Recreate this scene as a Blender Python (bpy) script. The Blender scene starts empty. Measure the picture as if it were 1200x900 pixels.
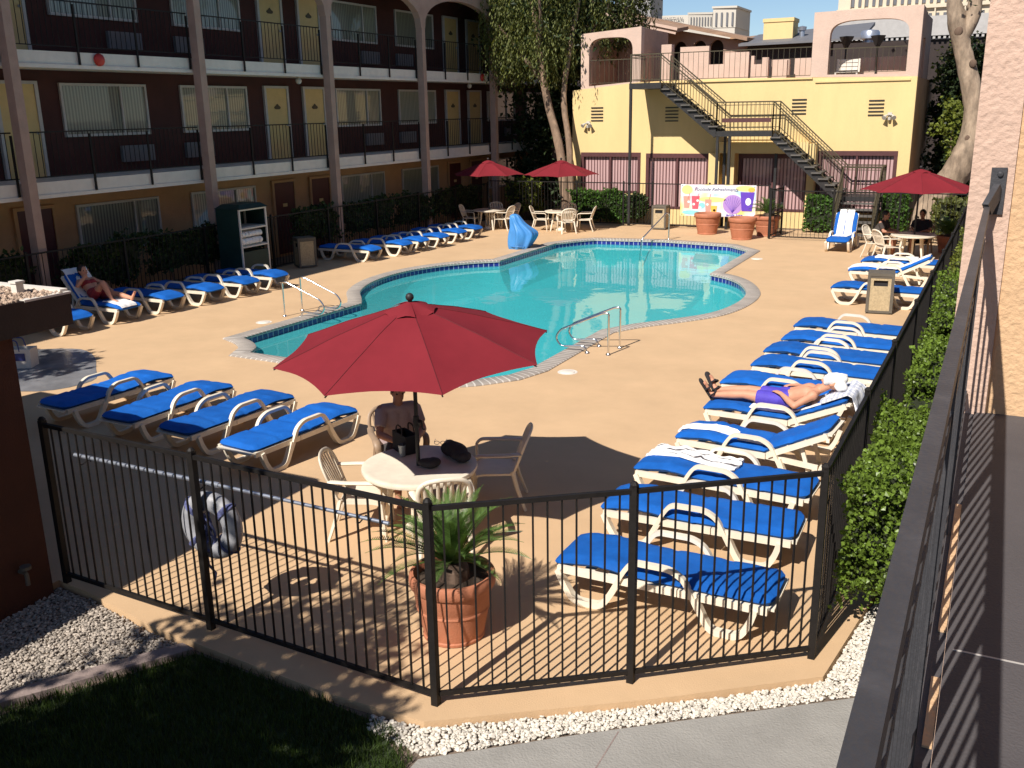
import bpy, bmesh, math, random
from mathutils import Vector, Matrix, geometry, noise
PI = math.pi
rad = math.radians
random.seed(7)
scene = bpy.context.scene
COL = scene.collection

# ------------------------------------------------------------------ camera
def make_camera():
    f, yaw, pitch, roll, H = 1119.25, .47003, .27881, -.01782, 4.25
    cy, sy = math.cos(yaw), math.sin(yaw)
    fh, rt, up = Vector((-sy, cy, 0)), Vector((cy, sy, 0)), Vector((0, 0, 1))
    fwd = fh * math.cos(pitch) - up * math.sin(pitch)
    u = up * math.cos(pitch) + fh * math.sin(pitch)
    r2 = rt * math.cos(roll) + u * math.sin(roll)
    u2 = u * math.cos(roll) - rt * math.sin(roll)
    cam = bpy.data.cameras.new('camera')
    cam.sensor_width = 36
    cam.lens = 36 * f / 1200
    cam.clip_start = .05
    cam.clip_end = 3000
    o = bpy.data.objects.new('camera', cam)
    m = Matrix((r2, u2, -fwd)).transposed().to_4x4()
    m.translation = (0, 0, H)
    o.matrix_world = m
    COL.objects.link(o)
    scene.camera = o
make_camera()

# ------------------------------------------------------------------ daylight
SUN_EL = rad(45)
SUN_DIR = Vector((.18, 1, 0)).normalized() * math.cos(SUN_EL) + Vector((0, 0, -math.sin(SUN_EL)))   # the way the light travels
world = bpy.data.worlds.new("World")
scene.world = world
world.use_nodes = True
wn = world.node_tree
for n in list(wn.nodes): wn.nodes.remove(n)
wo = wn.nodes.new('ShaderNodeOutputWorld')
bg = wn.nodes.new('ShaderNodeBackground')
sky = wn.nodes.new('ShaderNodeTexSky')
sky.sky_type = 'NISHITA'
sky.sun_disc = False
sky.sun_elevation = SUN_EL
sky.sun_rotation = PI + math.atan2(.18, 1)
sky.dust_density = .05
sky.ozone_density = 4
sky.air_density = .85
bg.inputs['Strength'].default_value = .068
wn.links.new(sky.outputs[0], bg.inputs[0])
wn.links.new(bg.outputs[0], wo.inputs[0])
sl = bpy.data.lights.new('sun', 'SUN')
sl.energy = 4.6
sl.angle = rad(.5)
sl.color = (1, .94, .86)
so = bpy.data.objects.new('sun', sl)
so.rotation_euler = SUN_DIR.to_track_quat('-Z', 'Y').to_euler()
so.location = (0, -20, 30)
COL.objects.link(so)
vs = scene.view_settings
vs.view_transform = 'Standard'
vs.look = 'None'
vs.exposure = .55
vs.gamma = 1
vs.use_curve_mapping = False
scene.cycles.max_bounces = 8
scene.cycles.transparent_max_bounces = 12
scene.cycles.caustics_reflective = False
scene.cycles.caustics_refractive = False
scene.cycles.use_denoising = True

# ------------------------------------------------------------------ materials
def mat(name, col, rough=.7, var=.12, scale=5., bump=0., bscale=60., metal=0., spec=.4, island=0., obj=0., dirt=0., dirt_scale=1.3, dirt_col=None, stretch=None):
    m = bpy.data.materials.new(name)
    m.use_nodes = True
    nt = m.node_tree; N, L = nt.nodes, nt.links
    b = N['Principled BSDF']
    b.inputs['Roughness'].default_value = rough
    b.inputs['Metallic'].default_value = metal
    b.inputs['Specular IOR Level'].default_value = spec
    tc = N.new('ShaderNodeTexCoord')
    co = tc.outputs['Object']
    if stretch:
        mp = N.new('ShaderNodeMapping'); mp.inputs['Scale'].default_value = stretch
        L.new(co, mp.inputs[0]); co = mp.outputs[0]
    cur = None
    def mixmul(prev, fac_socket, lo, hi):
        r = N.new('ShaderNodeMapRange'); r.inputs['To Min'].default_value = lo; r.inputs['To Max'].default_value = hi
        L.new(fac_socket, r.inputs[0])
        v = N.new('ShaderNodeVectorMath'); v.operation = 'SCALE'
        if prev is None: v.inputs[0].default_value = col[:3]
        else: L.new(prev, v.inputs[0])
        L.new(r.outputs[0], v.inputs['Scale'])
        return v.outputs[0]
    if var:
        n = N.new('ShaderNodeTexNoise'); n.inputs['Scale'].default_value = scale; n.inputs['Detail'].default_value = 6; n.inputs['Roughness'].default_value = .65
        L.new(co, n.inputs['Vector'])
        r = N.new('ShaderNodeMapRange'); r.inputs[1].default_value = .3; r.inputs[2].default_value = .7
        L.new(n.outputs[0], r.inputs[0])
        cur = mixmul(cur, r.outputs[0], 1 - var, 1 + var)
    if island:
        g = N.new('ShaderNodeNewGeometry'); cur = mixmul(cur, g.outputs['Random Per Island'], 1 - island, 1 + island)
    if obj:
        g = N.new('ShaderNodeObjectInfo'); cur = mixmul(cur, g.outputs['Random'], 1 - obj, 1 + obj)
    if dirt:
        n = N.new('ShaderNodeTexNoise'); n.inputs['Scale'].default_value = dirt_scale; n.inputs['Detail'].default_value = 9; n.inputs['Roughness'].default_value = .7
        L.new(co, n.inputs['Vector'])
        r = N.new('ShaderNodeMapRange'); r.inputs[1].default_value = .5; r.inputs[2].default_value = .78; r.inputs[4].default_value = dirt
        L.new(n.outputs[0], r.inputs[0])
        mx = N.new('ShaderNodeMix'); mx.data_type = 'RGBA'
        L.new(r.outputs[0], mx.inputs[0])
        if cur is None: mx.inputs[6].default_value = (*col[:3], 1)
        else: L.new(cur, mx.inputs[6])
        mx.inputs[7].default_value = (*(dirt_col or [c * .45 for c in col[:3]]), 1)
        cur = mx.outputs[2]
    if cur is None: b.inputs['Base Color'].default_value = (*col[:3], 1)
    else: L.new(cur, b.inputs['Base Color'])
    if bump:
        n = N.new('ShaderNodeTexNoise'); n.inputs['Scale'].default_value = bscale; n.inputs['Detail'].default_value = 5
        L.new(co, n.inputs['Vector'])
        bp = N.new('ShaderNodeBump'); bp.inputs['Strength'].default_value = bump; bp.inputs['Distance'].default_value = .02
        L.new(n.outputs[0], bp.inputs['Height']); L.new(bp.outputs[0], b.inputs['Normal'])
    return m

def leaf_mat(name, col, var=.45, trans=.35, rough=.5):
    m = mat(name, col, rough, .2, 1.5, island=var, spec=.3)
    nt = m.node_tree; N, L = nt.nodes, nt.links
    b = N['Principled BSDF']; out = N['Material Output']
    t = N.new('ShaderNodeBsdfTranslucent')
    src = b.inputs['Base Color'].links[0].from_socket
    v = N.new('ShaderNodeVectorMath'); v.operation = 'MULTIPLY'; v.inputs[1].default_value = (1.3, 1.25, .5)
    L.new(src, v.inputs[0]); L.new(v.outputs[0], t.inputs[0])
    mx = N.new('ShaderNodeMixShader'); mx.inputs[0].default_value = trans
    L.new(b.outputs[0], mx.inputs[1]); L.new(t.outputs[0], mx.inputs[2]); L.new(mx.outputs[0], out.inputs[0])
    return m

def stripes_mat(name, c1, c2, axis='Y', scale=10., rough=.15, distort=1.5, coat=0., sharp=(.35, .65), vary=0.):
    """colour bands along one axis of the part; curtain folds get their shade from them"""
    m = bpy.data.materials.new(name); m.use_nodes = True
    nt = m.node_tree; N, L = nt.nodes, nt.links
    b = N['Principled BSDF']; b.inputs['Roughness'].default_value = rough
    b.inputs['Coat Weight'].default_value = coat; b.inputs['Coat Roughness'].default_value = .03
    tc = N.new('ShaderNodeTexCoord')
    w = N.new('ShaderNodeTexWave'); w.bands_direction = axis; w.inputs['Scale'].default_value = scale
    w.inputs['Distortion'].default_value = distort; w.inputs['Detail'].default_value = 3; w.inputs['Detail Scale'].default_value = .6
    mp = N.new('ShaderNodeMapping'); mp.inputs['Scale'].default_value = (1, 1, .12) if axis != 'Z' else (1, 1, 1)
    L.new(tc.outputs['Object'], mp.inputs[0]); L.new(mp.outputs[0], w.inputs[0])
    r = N.new('ShaderNodeMapRange'); r.inputs[1].default_value, r.inputs[2].default_value = sharp
    L.new(w.outputs[0], r.inputs[0])
    mx = N.new('ShaderNodeMix'); mx.data_type = 'RGBA'; mx.inputs[6].default_value = (*c1, 1); mx.inputs[7].default_value = (*c2, 1)
    L.new(r.outputs[0], mx.inputs[0])
    oi = N.new('ShaderNodeObjectInfo')
    sc = N.new('ShaderNodeVectorMath'); sc.operation = 'SCALE'; sc.inputs[0].default_value = (7, 7, 0); L.new(oi.outputs['Random'], sc.inputs['Scale']); L.new(sc.outputs[0], mp.inputs['Location'])
    rr = N.new('ShaderNodeMapRange'); rr.inputs[3].default_value = 1 - vary; rr.inputs[4].default_value = 1 + vary * .6; L.new(oi.outputs['Random'], rr.inputs[0])
    vm = N.new('ShaderNodeVectorMath'); vm.operation = 'SCALE'; L.new(mx.outputs[2], vm.inputs[0]); L.new(rr.outputs[0], vm.inputs['Scale'])
    L.new(vm.outputs[0], b.inputs['Base Color'])
    return m

def brick_uv_mat(name, c1, c2, mortar, bw, bh, mort=.01, offset=0., rough=.5, bump=.3):
    m = bpy.data.materials.new(name); m.use_nodes = True
    nt = m.node_tree; N, L = nt.nodes, nt.links
    b = N['Principled BSDF']; b.inputs['Roughness'].default_value = rough
    uv = N.new('ShaderNodeUVMap'); uv.uv_map = 'uv'
    t = N.new('ShaderNodeTexBrick'); t.offset = offset; t.offset_frequency = 2
    t.inputs['Color1'].default_value = (*c1, 1); t.inputs['Color2'].default_value = (*c2, 1); t.inputs['Mortar'].default_value = (*mortar, 1)
    t.inputs['Scale'].default_value = 1; t.inputs['Mortar Size'].default_value = mort; t.inputs['Brick Width'].default_value = bw; t.inputs['Row Height'].default_value = bh
    L.new(uv.outputs[0], t.inputs['Vector'])
    n = N.new('ShaderNodeTexNoise'); n.inputs['Scale'].default_value = 3; n.inputs['Detail'].default_value = 8
    L.new(uv.outputs[0], n.inputs['Vector'])
    r = N.new('ShaderNodeMapRange'); r.inputs[3].default_value = .7; r.inputs[4].default_value = 1.3
    L.new(n.outputs[0], r.inputs[0])
    v = N.new('ShaderNodeVectorMath'); v.operation = 'SCALE'; L.new(t.outputs[0], v.inputs[0]); L.new(r.outputs[0], v.inputs['Scale'])
    L.new(v.outputs[0], b.inputs['Base Color'])
    bp = N.new('ShaderNodeBump'); bp.inputs['Strength'].default_value = bump; bp.inputs['Distance'].default_value = .01; bp.invert = True
    L.new(t.outputs['Fac'], bp.inputs['Height']); L.new(bp.outputs[0], b.inputs['Normal'])
    return m

MT = {}
MT['deck'] = mat('deck coating', (.565, .38, .218), .8, .07, 1.1, .25, 90, dirt=.45, dirt_scale=.45, dirt_col=(.46, .30, .165))
MT['kerb'] = mat('kerb coating', (.54, .36, .22), .75, .12, 3, .3, 70, dirt=.5, dirt_scale=2.2, dirt_col=(.36, .22, .13))
MT['concrete'] = mat('concrete', (.29, .275, .25), .85, .1, 2.2, .4, 60, dirt=.5, dirt_scale=1.6, dirt_col=(.19, .18, .16))
MT['edging'] = mat('edging concrete', (.26, .2, .18), .9, .2, 4, .4, 50)
MT['soil'] = mat('soil', (.16, .12, .09), .95, .3, 4, .6, 40)
MT['potsoil'] = mat('dark potting soil', (.06, .04, .027), .95, .4, 14, .7, 60)
MT['white_stone'] = mat('white landscape stone', (.62, .57, .49), .85, .1, 9, .3, 60, island=.22)
MT['brown_stone'] = mat('tan landscape stone', (.36, .31, .26), .9, .15, 9, .3, 60, island=.4)
MT['roof_stone'] = mat('pink roof gravel', (.40, .29, .21), .9, .15, 9, .3, 60, island=.45)
MT['grass'] = leaf_mat('grass blades', (.045, .075, .016), .5, .3)
MT['turf'] = mat('turf soil', (.03, .045, .015), .95, .3, 6, .5, 40)
MT['cushion'] = mat('blue outdoor fabric', (.006, .105, .43), .75, .16, 4.5, .25, 30, spec=.25, obj=.16, dirt=.35, dirt_scale=2.2, dirt_col=(.02, .14, .44))
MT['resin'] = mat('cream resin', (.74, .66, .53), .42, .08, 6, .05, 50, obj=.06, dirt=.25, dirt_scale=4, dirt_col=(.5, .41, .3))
MT['black'] = mat('black painted steel', (.012, .010, .009), .6, .25, 12, .15, 80, spec=.25)
MT['railblack'] = mat('charcoal painted steel', (.042, .042, .047), .5, .2, 9, .12, 120, dirt=.3, dirt_scale=9, dirt_col=(.12, .11, .11))
MT['canvas'] = mat('red umbrella canvas', (.185, .017, .024), .8, .08, 3, .12, 160, spec=.15)
MT['terracotta'] = mat('terracotta', (.43, .16, .085), .7, .14, 5, .2, 60, dirt=.4, dirt_scale=4, dirt_col=(.42, .2, .12))
MT['steel'] = mat('polished steel', (.75, .74, .72), .16, .08, 8, metal=1)
MT['white'] = mat('white paint', (.68, .62, .54), .6, .07, 4, .1, 50, dirt=.3, dirt_scale=1.5, dirt_col=(.5, .47, .43))
MT['towel'] = mat('white towel cotton', (.82, .81, .79), .95, .05, 8, .5, 120, spec=.1)
MT['brownred'] = mat('dark maroon stucco', (.055, .017, .014), .85, .2, 1.5, .3, 50)
MT['tanstucco'] = mat('tan stucco', (.42, .245, .125), .85, .12, 1.6, .4, 40)
MT['colstucco'] = mat('mauve tan stucco', (.40, .27, .21), .85, .12, 2.5, .5, 45)
MT['pink'] = mat('pink stucco', (.58, .42, .335), .85, .07, 1.4, .5, 40, dirt=.18, dirt_scale=1.8)
MT['yellow'] = mat('yellow stucco', (.70, .52, .245), .85, .06, 1.1, .35, 40, dirt=.3, dirt_scale=1.6, dirt_col=(.58, .43, .21), stretch=(1, 1, .22))
MT['door'] = mat('pale yellow door paint', (.55, .40, .17), .5, .08, 3)
MT['maroondoor'] = mat('maroon door paint', (.07, .012, .014), .5, .15, 3)
MT['frame'] = mat('pale frame paint', (.42, .40, .38), .5, .1, 5)
MT['curtain'] = stripes_mat('sheer curtain behind glass', (.10, .11, .09), (.25, .26, .21), 'Y', 3.4, .35, 4, .8, vary=.5)  # both curtain materials carry the shade of their folds as colour bands
MT['pinkcurtain'] = stripes_mat('pink pleated curtain behind glass', (.12, .05, .05), (.50, .32, .31), 'X', 2.55, .5, 2.6, .5, (.15, .5))
MT['maroonframe'] = mat('maroon frame paint', (.085, .03, .03), .6, .15, 4)
MT['acunit'] = mat('grey louvre', (.14, .14, .15), .6, .1, 5)
MT['redbell'] = mat('red bell paint', (.45, .03, .02), .4, .1, 6)
MT['glassblack'] = mat('dark opening', (.012, .012, .013), .2, .2, 2)
MT['roof'] = mat('brown roof tile', (.30, .19, .125), .85, .25, 2.5, .6, 18, stretch=(1, 1, 4))
MT['stair'] = mat('black steel stair paint', (.022, .02, .02), .55, .25, 6)
MT['stairrail'] = mat('olive black rail paint', (.06, .048, .025), .55, .2, 6)
MT['tread'] = mat('concrete stair tread', (.11, .10, .09), .8, .2, 5)
MT['bark'] = mat('grey tan bark', (.30, .225, .16), .9, .45, 5, 1., 9, stretch=(1, 1, .4), dirt=.8, dirt_scale=2.2, dirt_col=(.15, .105, .075))
MT['barkpepper'] = mat('brown pepper bark', (.25, .17, .115), .9, .45, 5, 1., 9, stretch=(1, 1, .4), dirt=.8, dirt_scale=2.2, dirt_col=(.10, .065, .045))
MT['barkdark'] = mat('dark bark', (.13, .085, .06), .9, .4, 4, .9, 14, stretch=(1, 1, .3))
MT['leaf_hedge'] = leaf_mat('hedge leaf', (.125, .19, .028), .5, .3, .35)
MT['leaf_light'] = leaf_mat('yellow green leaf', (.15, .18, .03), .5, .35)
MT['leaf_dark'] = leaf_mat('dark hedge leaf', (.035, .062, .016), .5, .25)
MT['leaf_box'] = leaf_mat('clipped box leaf', (.06, .13, .02), .45, .3)
MT['leaf_tree'] = leaf_mat('pepper tree leaf', (.135, .15, .045), .55, .4)
MT['leaf_euc'] = leaf_mat('grey green leaf', (.035, .055, .02), .5, .25)
MT['palm'] = leaf_mat('sago frond', (.095, .17, .04), .35, .25, .35)
MT['hedgecore'] = mat('twig core', (.02, .026, .01), .95, .3, 3)
MT['skin'] = mat('skin', (.56, .27, .17), .55, .08, 9, spec=.35)
MT['skin2'] = mat('tanned skin', (.40, .19, .12), .55, .08, 9, spec=.35)
MT['shorts'] = mat('violet blue swim shorts', (.075, .05, .42), .7, .12, 8, .2, 40)
MT['redcloth'] = mat('red shorts cloth', (.30, .03, .035), .8, .12, 8)
MT['darkcloth'] = mat('dark cloth', (.02, .018, .02), .85, .2, 8)
MT['shirt'] = mat('pale mauve shirt cloth', (.40, .31, .31), .85, .1, 6, .3, 25)
MT['olivecloth'] = mat('dark olive shirt cloth', (.05, .04, .035), .85, .2, 8)
MT['greycloth'] = mat('charcoal bag cloth', (.045, .04, .04), .85, .2, 9, .3, 30)
MT['hair'] = mat('dark hair', (.015, .010, .008), .6, .3, 12)
MT['bluecover'] = mat('blue vinyl cover', (.06, .24, .56), .38, .12, 3, .2, 8, spec=.5)
MT['bin'] = mat('sand coloured bin panel', (.42, .33, .20), .8, .22, 30, .3, 90)
MT['binframe'] = mat('brown grey bin frame', (.11, .095, .075), .6, .15, 6)
MT['darkgreen'] = mat('dark green cover', (.006, .028, .022), .6, .25, 2, .3, 10)
MT['darkgrey'] = mat('charcoal walkway coating', (.072, .066, .070), .8, .12, 1.6, .25, 110, dirt=.25, dirt_scale=2.5, dirt_col=(.12, .115, .115))
MT['silver'] = mat('brushed aluminium', (.42, .45, .52), .35, .12, 7, metal=.7)
MT['ring'] = mat('grey white ring vinyl', (.31, .31, .33), .45, .2, 5, .2, 25)
MT['rope'] = mat('blue white rope', (.09, .10, .22), .8, .55, 30, .3, 60)
MT['brownwall'] = mat('rust brown wall', (.06, .018, .009), .8, .18, 1.5, .3, 60)
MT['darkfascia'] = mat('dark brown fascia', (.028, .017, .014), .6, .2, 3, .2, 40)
MT['glass'] = mat('clear grey tumbler', (.20, .22, .24), .08, 0, spec=.7)
MT['farcream'] = mat('cream far facade', (.62, .53, .40), .85, .06, .05)
MT['farwhite'] = mat('white far tower', (.60, .55, .47), .85, .05, .02)
MT['farwin'] = mat('far window', (.14, .14, .15), .3, .2, .1)
MT['fargrey'] = mat('grey far tower', (.30, .29, .28), .8, .08, .05)
MT['lamp'] = mat('lamp housing', (.5, .47, .42), .4, .1, 6)

# ------------------------------------------------------------------ mesh helpers
class MB:
    def __init__(s): s.v = []; s.f = []; s.uv = {}
    def add(s, vs, fs):
        o = len(s.v); s.v += [tuple(v) for v in vs]; s.f += [tuple(i + o for i in f) for f in fs]
    def box(s, x0, x1, y0, y1, z0, z1, M=None):
        vs = [Vector((x, y, z)) for x in (x0, x1) for y in (y0, y1) for z in (z0, z1)]
        if M is not None: vs = [M @ v for v in vs]
        s.add(vs, [(0, 1, 3, 2), (4, 6, 7, 5), (0, 4, 5, 1), (2, 3, 7, 6), (0, 2, 6, 4), (1, 5, 7, 3)])
    def beam(s, p, q, w, h=None, up=(0, 0, 1)):
        h = w if h is None else h
        p, q = Vector(p), Vector(q); d = (q - p).normalized(); up = Vector(up)
        if abs(d.dot(up)) > .98: up = Vector((1, 0, 0))
        a = d.cross(up).normalized() * w / 2; b = a.cross(d).normalized() * h / 2
        vs = [e + sa * a + sb * b for e in (p, q) for sa, sb in ((-1, -1), (1, -1), (1, 1), (-1, 1))]
        s.add(vs, [(0, 3, 2, 1), (4, 5, 6, 7), (0, 1, 5, 4), (1, 2, 6, 5), (2, 3, 7, 6), (3, 0, 4, 7)])
    def tube(s, pts, r, n=8, closed=False, flat=None):
        pts = [Vector(p) for p in pts]; k = len(pts)
        rs = r if isinstance(r, (list, tuple)) else [r] * k
        o = len(s.v); prev = None
        for i, p in enumerate(pts):
            if closed: t = pts[(i + 1) % k] - pts[i - 1]
            else: t = pts[min(i + 1, k - 1)] - pts[max(i - 1, 0)]
            t.normalize()
            if prev is None:
                a = t.cross(Vector((0, 0, 1)))
                if a.length < .05: a = t.cross(Vector((0, 1, 0)))
                a.normalize()
            else:
                a = (prev - t * prev.dot(t)).normalized()
            prev = a; b = t.cross(a)
            for j in range(n):
                th = 2 * PI * j / n
                s.v.append(tuple(p + (a * math.cos(th) * (flat[0] if flat else 1) + b * math.sin(th) * (flat[1] if flat else 1)) * rs[i]))
        m = k if closed else k - 1
        for i in range(m):
            for j in range(n):
                i2 = (i + 1) % k
                s.f.append((o + i * n + j, o + i * n + (j + 1) % n, o + i2 * n + (j + 1) % n, o + i2 * n + j))
        if not closed:
            s.f.append(tuple(o + j for j in range(n))[::-1]); s.f.append(tuple(o + (k - 1) * n + j for j in range(n)))
    def lathe(s, prof, n=24, c=(0, 0, 0), closed=False):
        o = len(s.v); c = Vector(c); k = len(prof)
        for r, z in prof:
            for j in range(n):
                th = 2 * PI * j / n; s.v.append((c.x + r * math.cos(th), c.y + r * math.sin(th), c.z + z))
        for i in range(k if closed else k - 1):
            i2 = (i + 1) % k
            for j in range(n): s.f.append((o + i * n + j, o + i * n + (j + 1) % n, o + i2 * n + (j + 1) % n, o + i2 * n + j))
    def ball(s, c, r, sc=(1, 1, 1), n=12, m=8, M=None):
        vs = []; c = Vector(c)
        for i in range(m + 1):
            ph = PI * i / m
            for j in range(n):
                th = 2 * PI * j / n
                v = Vector((r * sc[0] * math.sin(ph) * math.cos(th), r * sc[1] * math.sin(ph) * math.sin(th), r * sc[2] * math.cos(ph)))
                if M is not None: v = M @ v
                vs.append(c + v)
        s.add(vs, [(i * n + j, (i + 1) * n + j, (i + 1) * n + (j + 1) % n, i * n + (j + 1) % n) for i in range(m) for j in range(n)])
    def capsule(s, p, q, r0, r1, n=12, m=4, flat=1.):
        p, q = Vector(p), Vector(q); d = q - p; L = d.length
        if L < 1e-6: return s.ball(p, r0)
        d.normalize(); a = d.cross(Vector((0, 0, 1)))
        if a.length < .05: a = d.cross(Vector((1, 0, 0)))
        a.normalize(); b = a.cross(d)
        vs = []; rings = []
        for i in range(m + 1): rings.append((p - d * r0 * math.cos(PI / 2 * i / m), max(r0 * math.sin(PI / 2 * i / m), 1e-4)))
        for i in range(m + 1): rings.append((q + d * r1 * math.sin(PI / 2 * i / m), max(r1 * math.cos(PI / 2 * i / m), 1e-4)))
        for c, r in rings:
            for j in range(n):
                th = 2 * PI * j / n; vs.append(c + (a * math.cos(th) + b * math.sin(th) * flat) * r)
        k = len(rings)
        fs = [(i * n + j, i * n + (j + 1) % n, (i + 1) * n + (j + 1) % n, (i + 1) * n + j) for i in range(k - 1) for j in range(n)]
        fs += [tuple(range(n))[::-1], tuple((k - 1) * n + j for j in range(n))]
        s.add(vs, fs)
    def prism(s, poly, z0, z1):
        """extrude a ccw outline in x, y between two heights"""
        n = len(poly); o = len(s.v)
        s.v += [(x, y, z0) for x, y in poly] + [(x, y, z1) for x, y in poly]
        for i in range(n): s.f.append((o + i, o + (i + 1) % n, o + n + (i + 1) % n, o + n + i))
        for a, b, c in geometry.tessellate_polygon([[Vector((x, y, 0)) for x, y in poly]]):
            s.f.append((o + n + a, o + n + b, o + n + c)); s.f.append((o + c, o + b, o + a))
    def plate(s, outline, holes, thick, to):
        """flat plate with holes: outlines in (u, v), thickness along w; `to` maps (u, v, w) to xyz"""
        loops = [outline] + holes
        flat = [p for l in loops for p in l]; o = len(s.v)
        s.v += [tuple(to(u, v, 0)) for u, v in flat] + [tuple(to(u, v, thick)) for u, v in flat]; n = len(flat)
        for t in geometry.tessellate_polygon([[Vector((u, v, 0)) for u, v in l] for l in loops]):
            s.f.append(tuple(o + i for i in t)); s.f.append(tuple(o + n + i for i in reversed(t)))
        k = 0
        for l in loops:
            m = len(l)
            for i in range(m): a, b = o + k + i, o + k + (i + 1) % m; s.f.append((a, b, b + n, a + n))
            k += m
    def build(s, name, m, parent=None, smooth=None, fix=False):
        me = bpy.data.meshes.new(name)
        me.from_pydata(s.v, [], s.f)
        if fix:
            bm = bmesh.new(); bm.from_mesh(me); bmesh.ops.recalc_face_normals(bm, faces=bm.faces); bm.to_mesh(me); bm.free()
        if s.uv:
            uvl = me.uv_layers.new(name='uv')
            for p in me.polygons:
                for li in p.loop_indices: uvl.data[li].uv = s.uv.get(me.loops[li].vertex_index, (0, 0))
        if smooth is not None:
            me.polygons.foreach_set('use_smooth', [True] * len(me.polygons))
            me.set_sharp_from_angle(angle=rad(smooth))
        me.materials.append(MT[m] if isinstance(m, str) else m)
        o = bpy.data.objects.new(name, me)
        COL.objects.link(o)
        if parent is not None: o.parent = parent
        return o

def tag(o, label=None, cat=None, group=None, kind=None):
    if label: o['label'] = label
    if cat: o['category'] = cat
    if group: o['group'] = group
    if kind: o['kind'] = kind
    return o
def thing(name, label, cat, loc=(0, 0, 0), rz=0, group=None):
    o = bpy.data.objects.new(name, None); o.empty_display_size = .1
    o.location = loc; o.rotation_euler = (0, 0, rz)
    COL.objects.link(o)
    return tag(o, label, cat, group)
def copy_tree(o, parent=None, loc=None, rz=None, label=None):
    c = o.copy(); COL.objects.link(c)
    if parent is not None: c.parent = parent
    for ch in list(KIDS.get(o, [])) or [x for x in bpy.data.objects if x.parent == o]: copy_tree(ch, c)
    if loc is not None: c.location = loc
    if rz is not None: c.rotation_euler = (0, 0, rz)
    if label: c['label'] = label
    return c
KIDS = {}
def modify(o, *mods):
    """apply modifiers given as (type, {settings}) by evaluating the mesh"""
    for i, (t, kw) in enumerate(mods):
        md = o.modifiers.new('m%d' % i, t)
        for k, v in kw.items(): setattr(md, k, v)
    dg = bpy.context.evaluated_depsgraph_get()
    me = bpy.data.meshes.new_from_object(o.evaluated_get(dg))
    o.modifiers.clear()
    old = o.data; me.name = old.name; o.data = me
    bpy.data.meshes.remove(old)
    me.polygons.foreach_set('use_smooth', [True] * len(me.polygons))
    return o
def arc(c, r, a0, a1, n):
    return [(c[0] + r * math.cos(a0 + (a1 - a0) * i / n), c[1] + r * math.sin(a0 + (a1 - a0) * i / n)) for i in range(n + 1)]
def bend(pts, r=.05, n=4):
    """round the corners of a polyline"""
    pts = [Vector(p) for p in pts]; out = [pts[0]]
    for i in range(1, len(pts) - 1):
        a, b, c = pts[i - 1], pts[i], pts[i + 1]
        d1, d2 = (a - b), (c - b); q = min(r, d1.length * .45, d2.length * .45)
        p0, p1 = b + d1.normalized() * q, b + d2.normalized() * q
        for k in range(n + 1):
            t = k / n; out.append((1 - t) ** 2 * p0 + 2 * t * (1 - t) * b + t * t * p1)
    out.append(pts[-1]); return out
def ribbon(mb, pts, w, t, axis=Vector((0, 1, 0))):
    """rectangular section along a path that stays in a plane normal to `axis`: w along the axis, t in the plane"""
    pts = [Vector(p) for p in pts]; k = len(pts); o = len(mb.v)
    for i, p in enumerate(pts):
        d = (pts[min(i + 1, k - 1)] - pts[max(i - 1, 0)]).normalized(); nrm = d.cross(axis).normalized()
        for sa, sb in ((-1, -1), (1, -1), (1, 1), (-1, 1)): mb.v.append(tuple(p + axis * sa * w / 2 + nrm * sb * t / 2))
    for i in range(k - 1):
        for j in range(4): mb.f.append((o + i * 4 + j, o + i * 4 + (j + 1) % 4, o + i * 4 + 4 + (j + 1) % 4, o + i * 4 + 4 + j))
    mb.f.append((o + 3, o + 2, o + 1, o)); e = o + (k - 1) * 4; mb.f.append((e, e + 1, e + 2, e + 3))
def leaves(mb, pts, size, up=.3, rnd=random, lw=.45):
    """one bent leaf (two triangles-pairs) at every point"""
    for p in pts:
        d = Vector((rnd.gauss(0, 1), rnd.gauss(0, 1), rnd.gauss(up, .8))).normalized()
        a = d.cross(Vector((rnd.gauss(0, 1), rnd.gauss(0, 1), rnd.gauss(0, 1)))).normalized()
        s = size * rnd.uniform(.6, 1.35); w = s * lw; nn = d.cross(a) * s * .12
        p = Vector(p)
        mb.add([p, p + d * s * .5 + a * w - nn, p + d * s, p + d * s * .5 - a * w - nn, p + d * s * .5 + nn * .3], [(0, 1, 4), (1, 2, 4), (2, 3, 4), (3, 0, 4)])
# ------------------------------------------------------------------ ground, deck and pool
def sheet(name, outline, holes, z, m, kind='structure'):
    loops = [outline] + holes
    flat = [p for l in loops for p in l]
    mb = MB(); mb.v = [(x, y, z) for x, y in flat]
    for t in geometry.tessellate_polygon([[Vector((x, y, 0)) for x, y in l] for l in loops]):
        a, b, c = [Vector(flat[i]) for i in t]
        mb.f.append(tuple(t) if (b - a).cross(c - a) > 0 else tuple(t)[::-1])
    o = mb.build(name, m); tag(o, kind=kind); return o
def smooth_loop(pts, n=5):
    """closed outline; a point written with a third value True stays a sharp corner"""
    out = []; k = len(pts)
    P = [Vector(p[:2]) for p in pts]; S = [len(p) > 2 for p in pts]
    for i in range(k):
        p1, p2 = P[i], P[(i + 1) % k]
        p0 = P[i - 1] if not S[i] else p1 - (p2 - p1)
        p3 = P[(i + 2) % k] if not S[(i + 1) % k] else p2 + (p2 - p1)
        straight = S[i] and S[(i + 1) % k]
        for j in range(1 if straight else n):
            t = j / n
            out.append(.5 * ((2 * p1) + (p2 - p0) * t + (2 * p0 - 5 * p1 + 4 * p2 - p3) * t * t + (3 * p1 - p0 - 3 * p2 + p3) * t ** 3))
    return [(p.x, p.y) for p in out]
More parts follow.
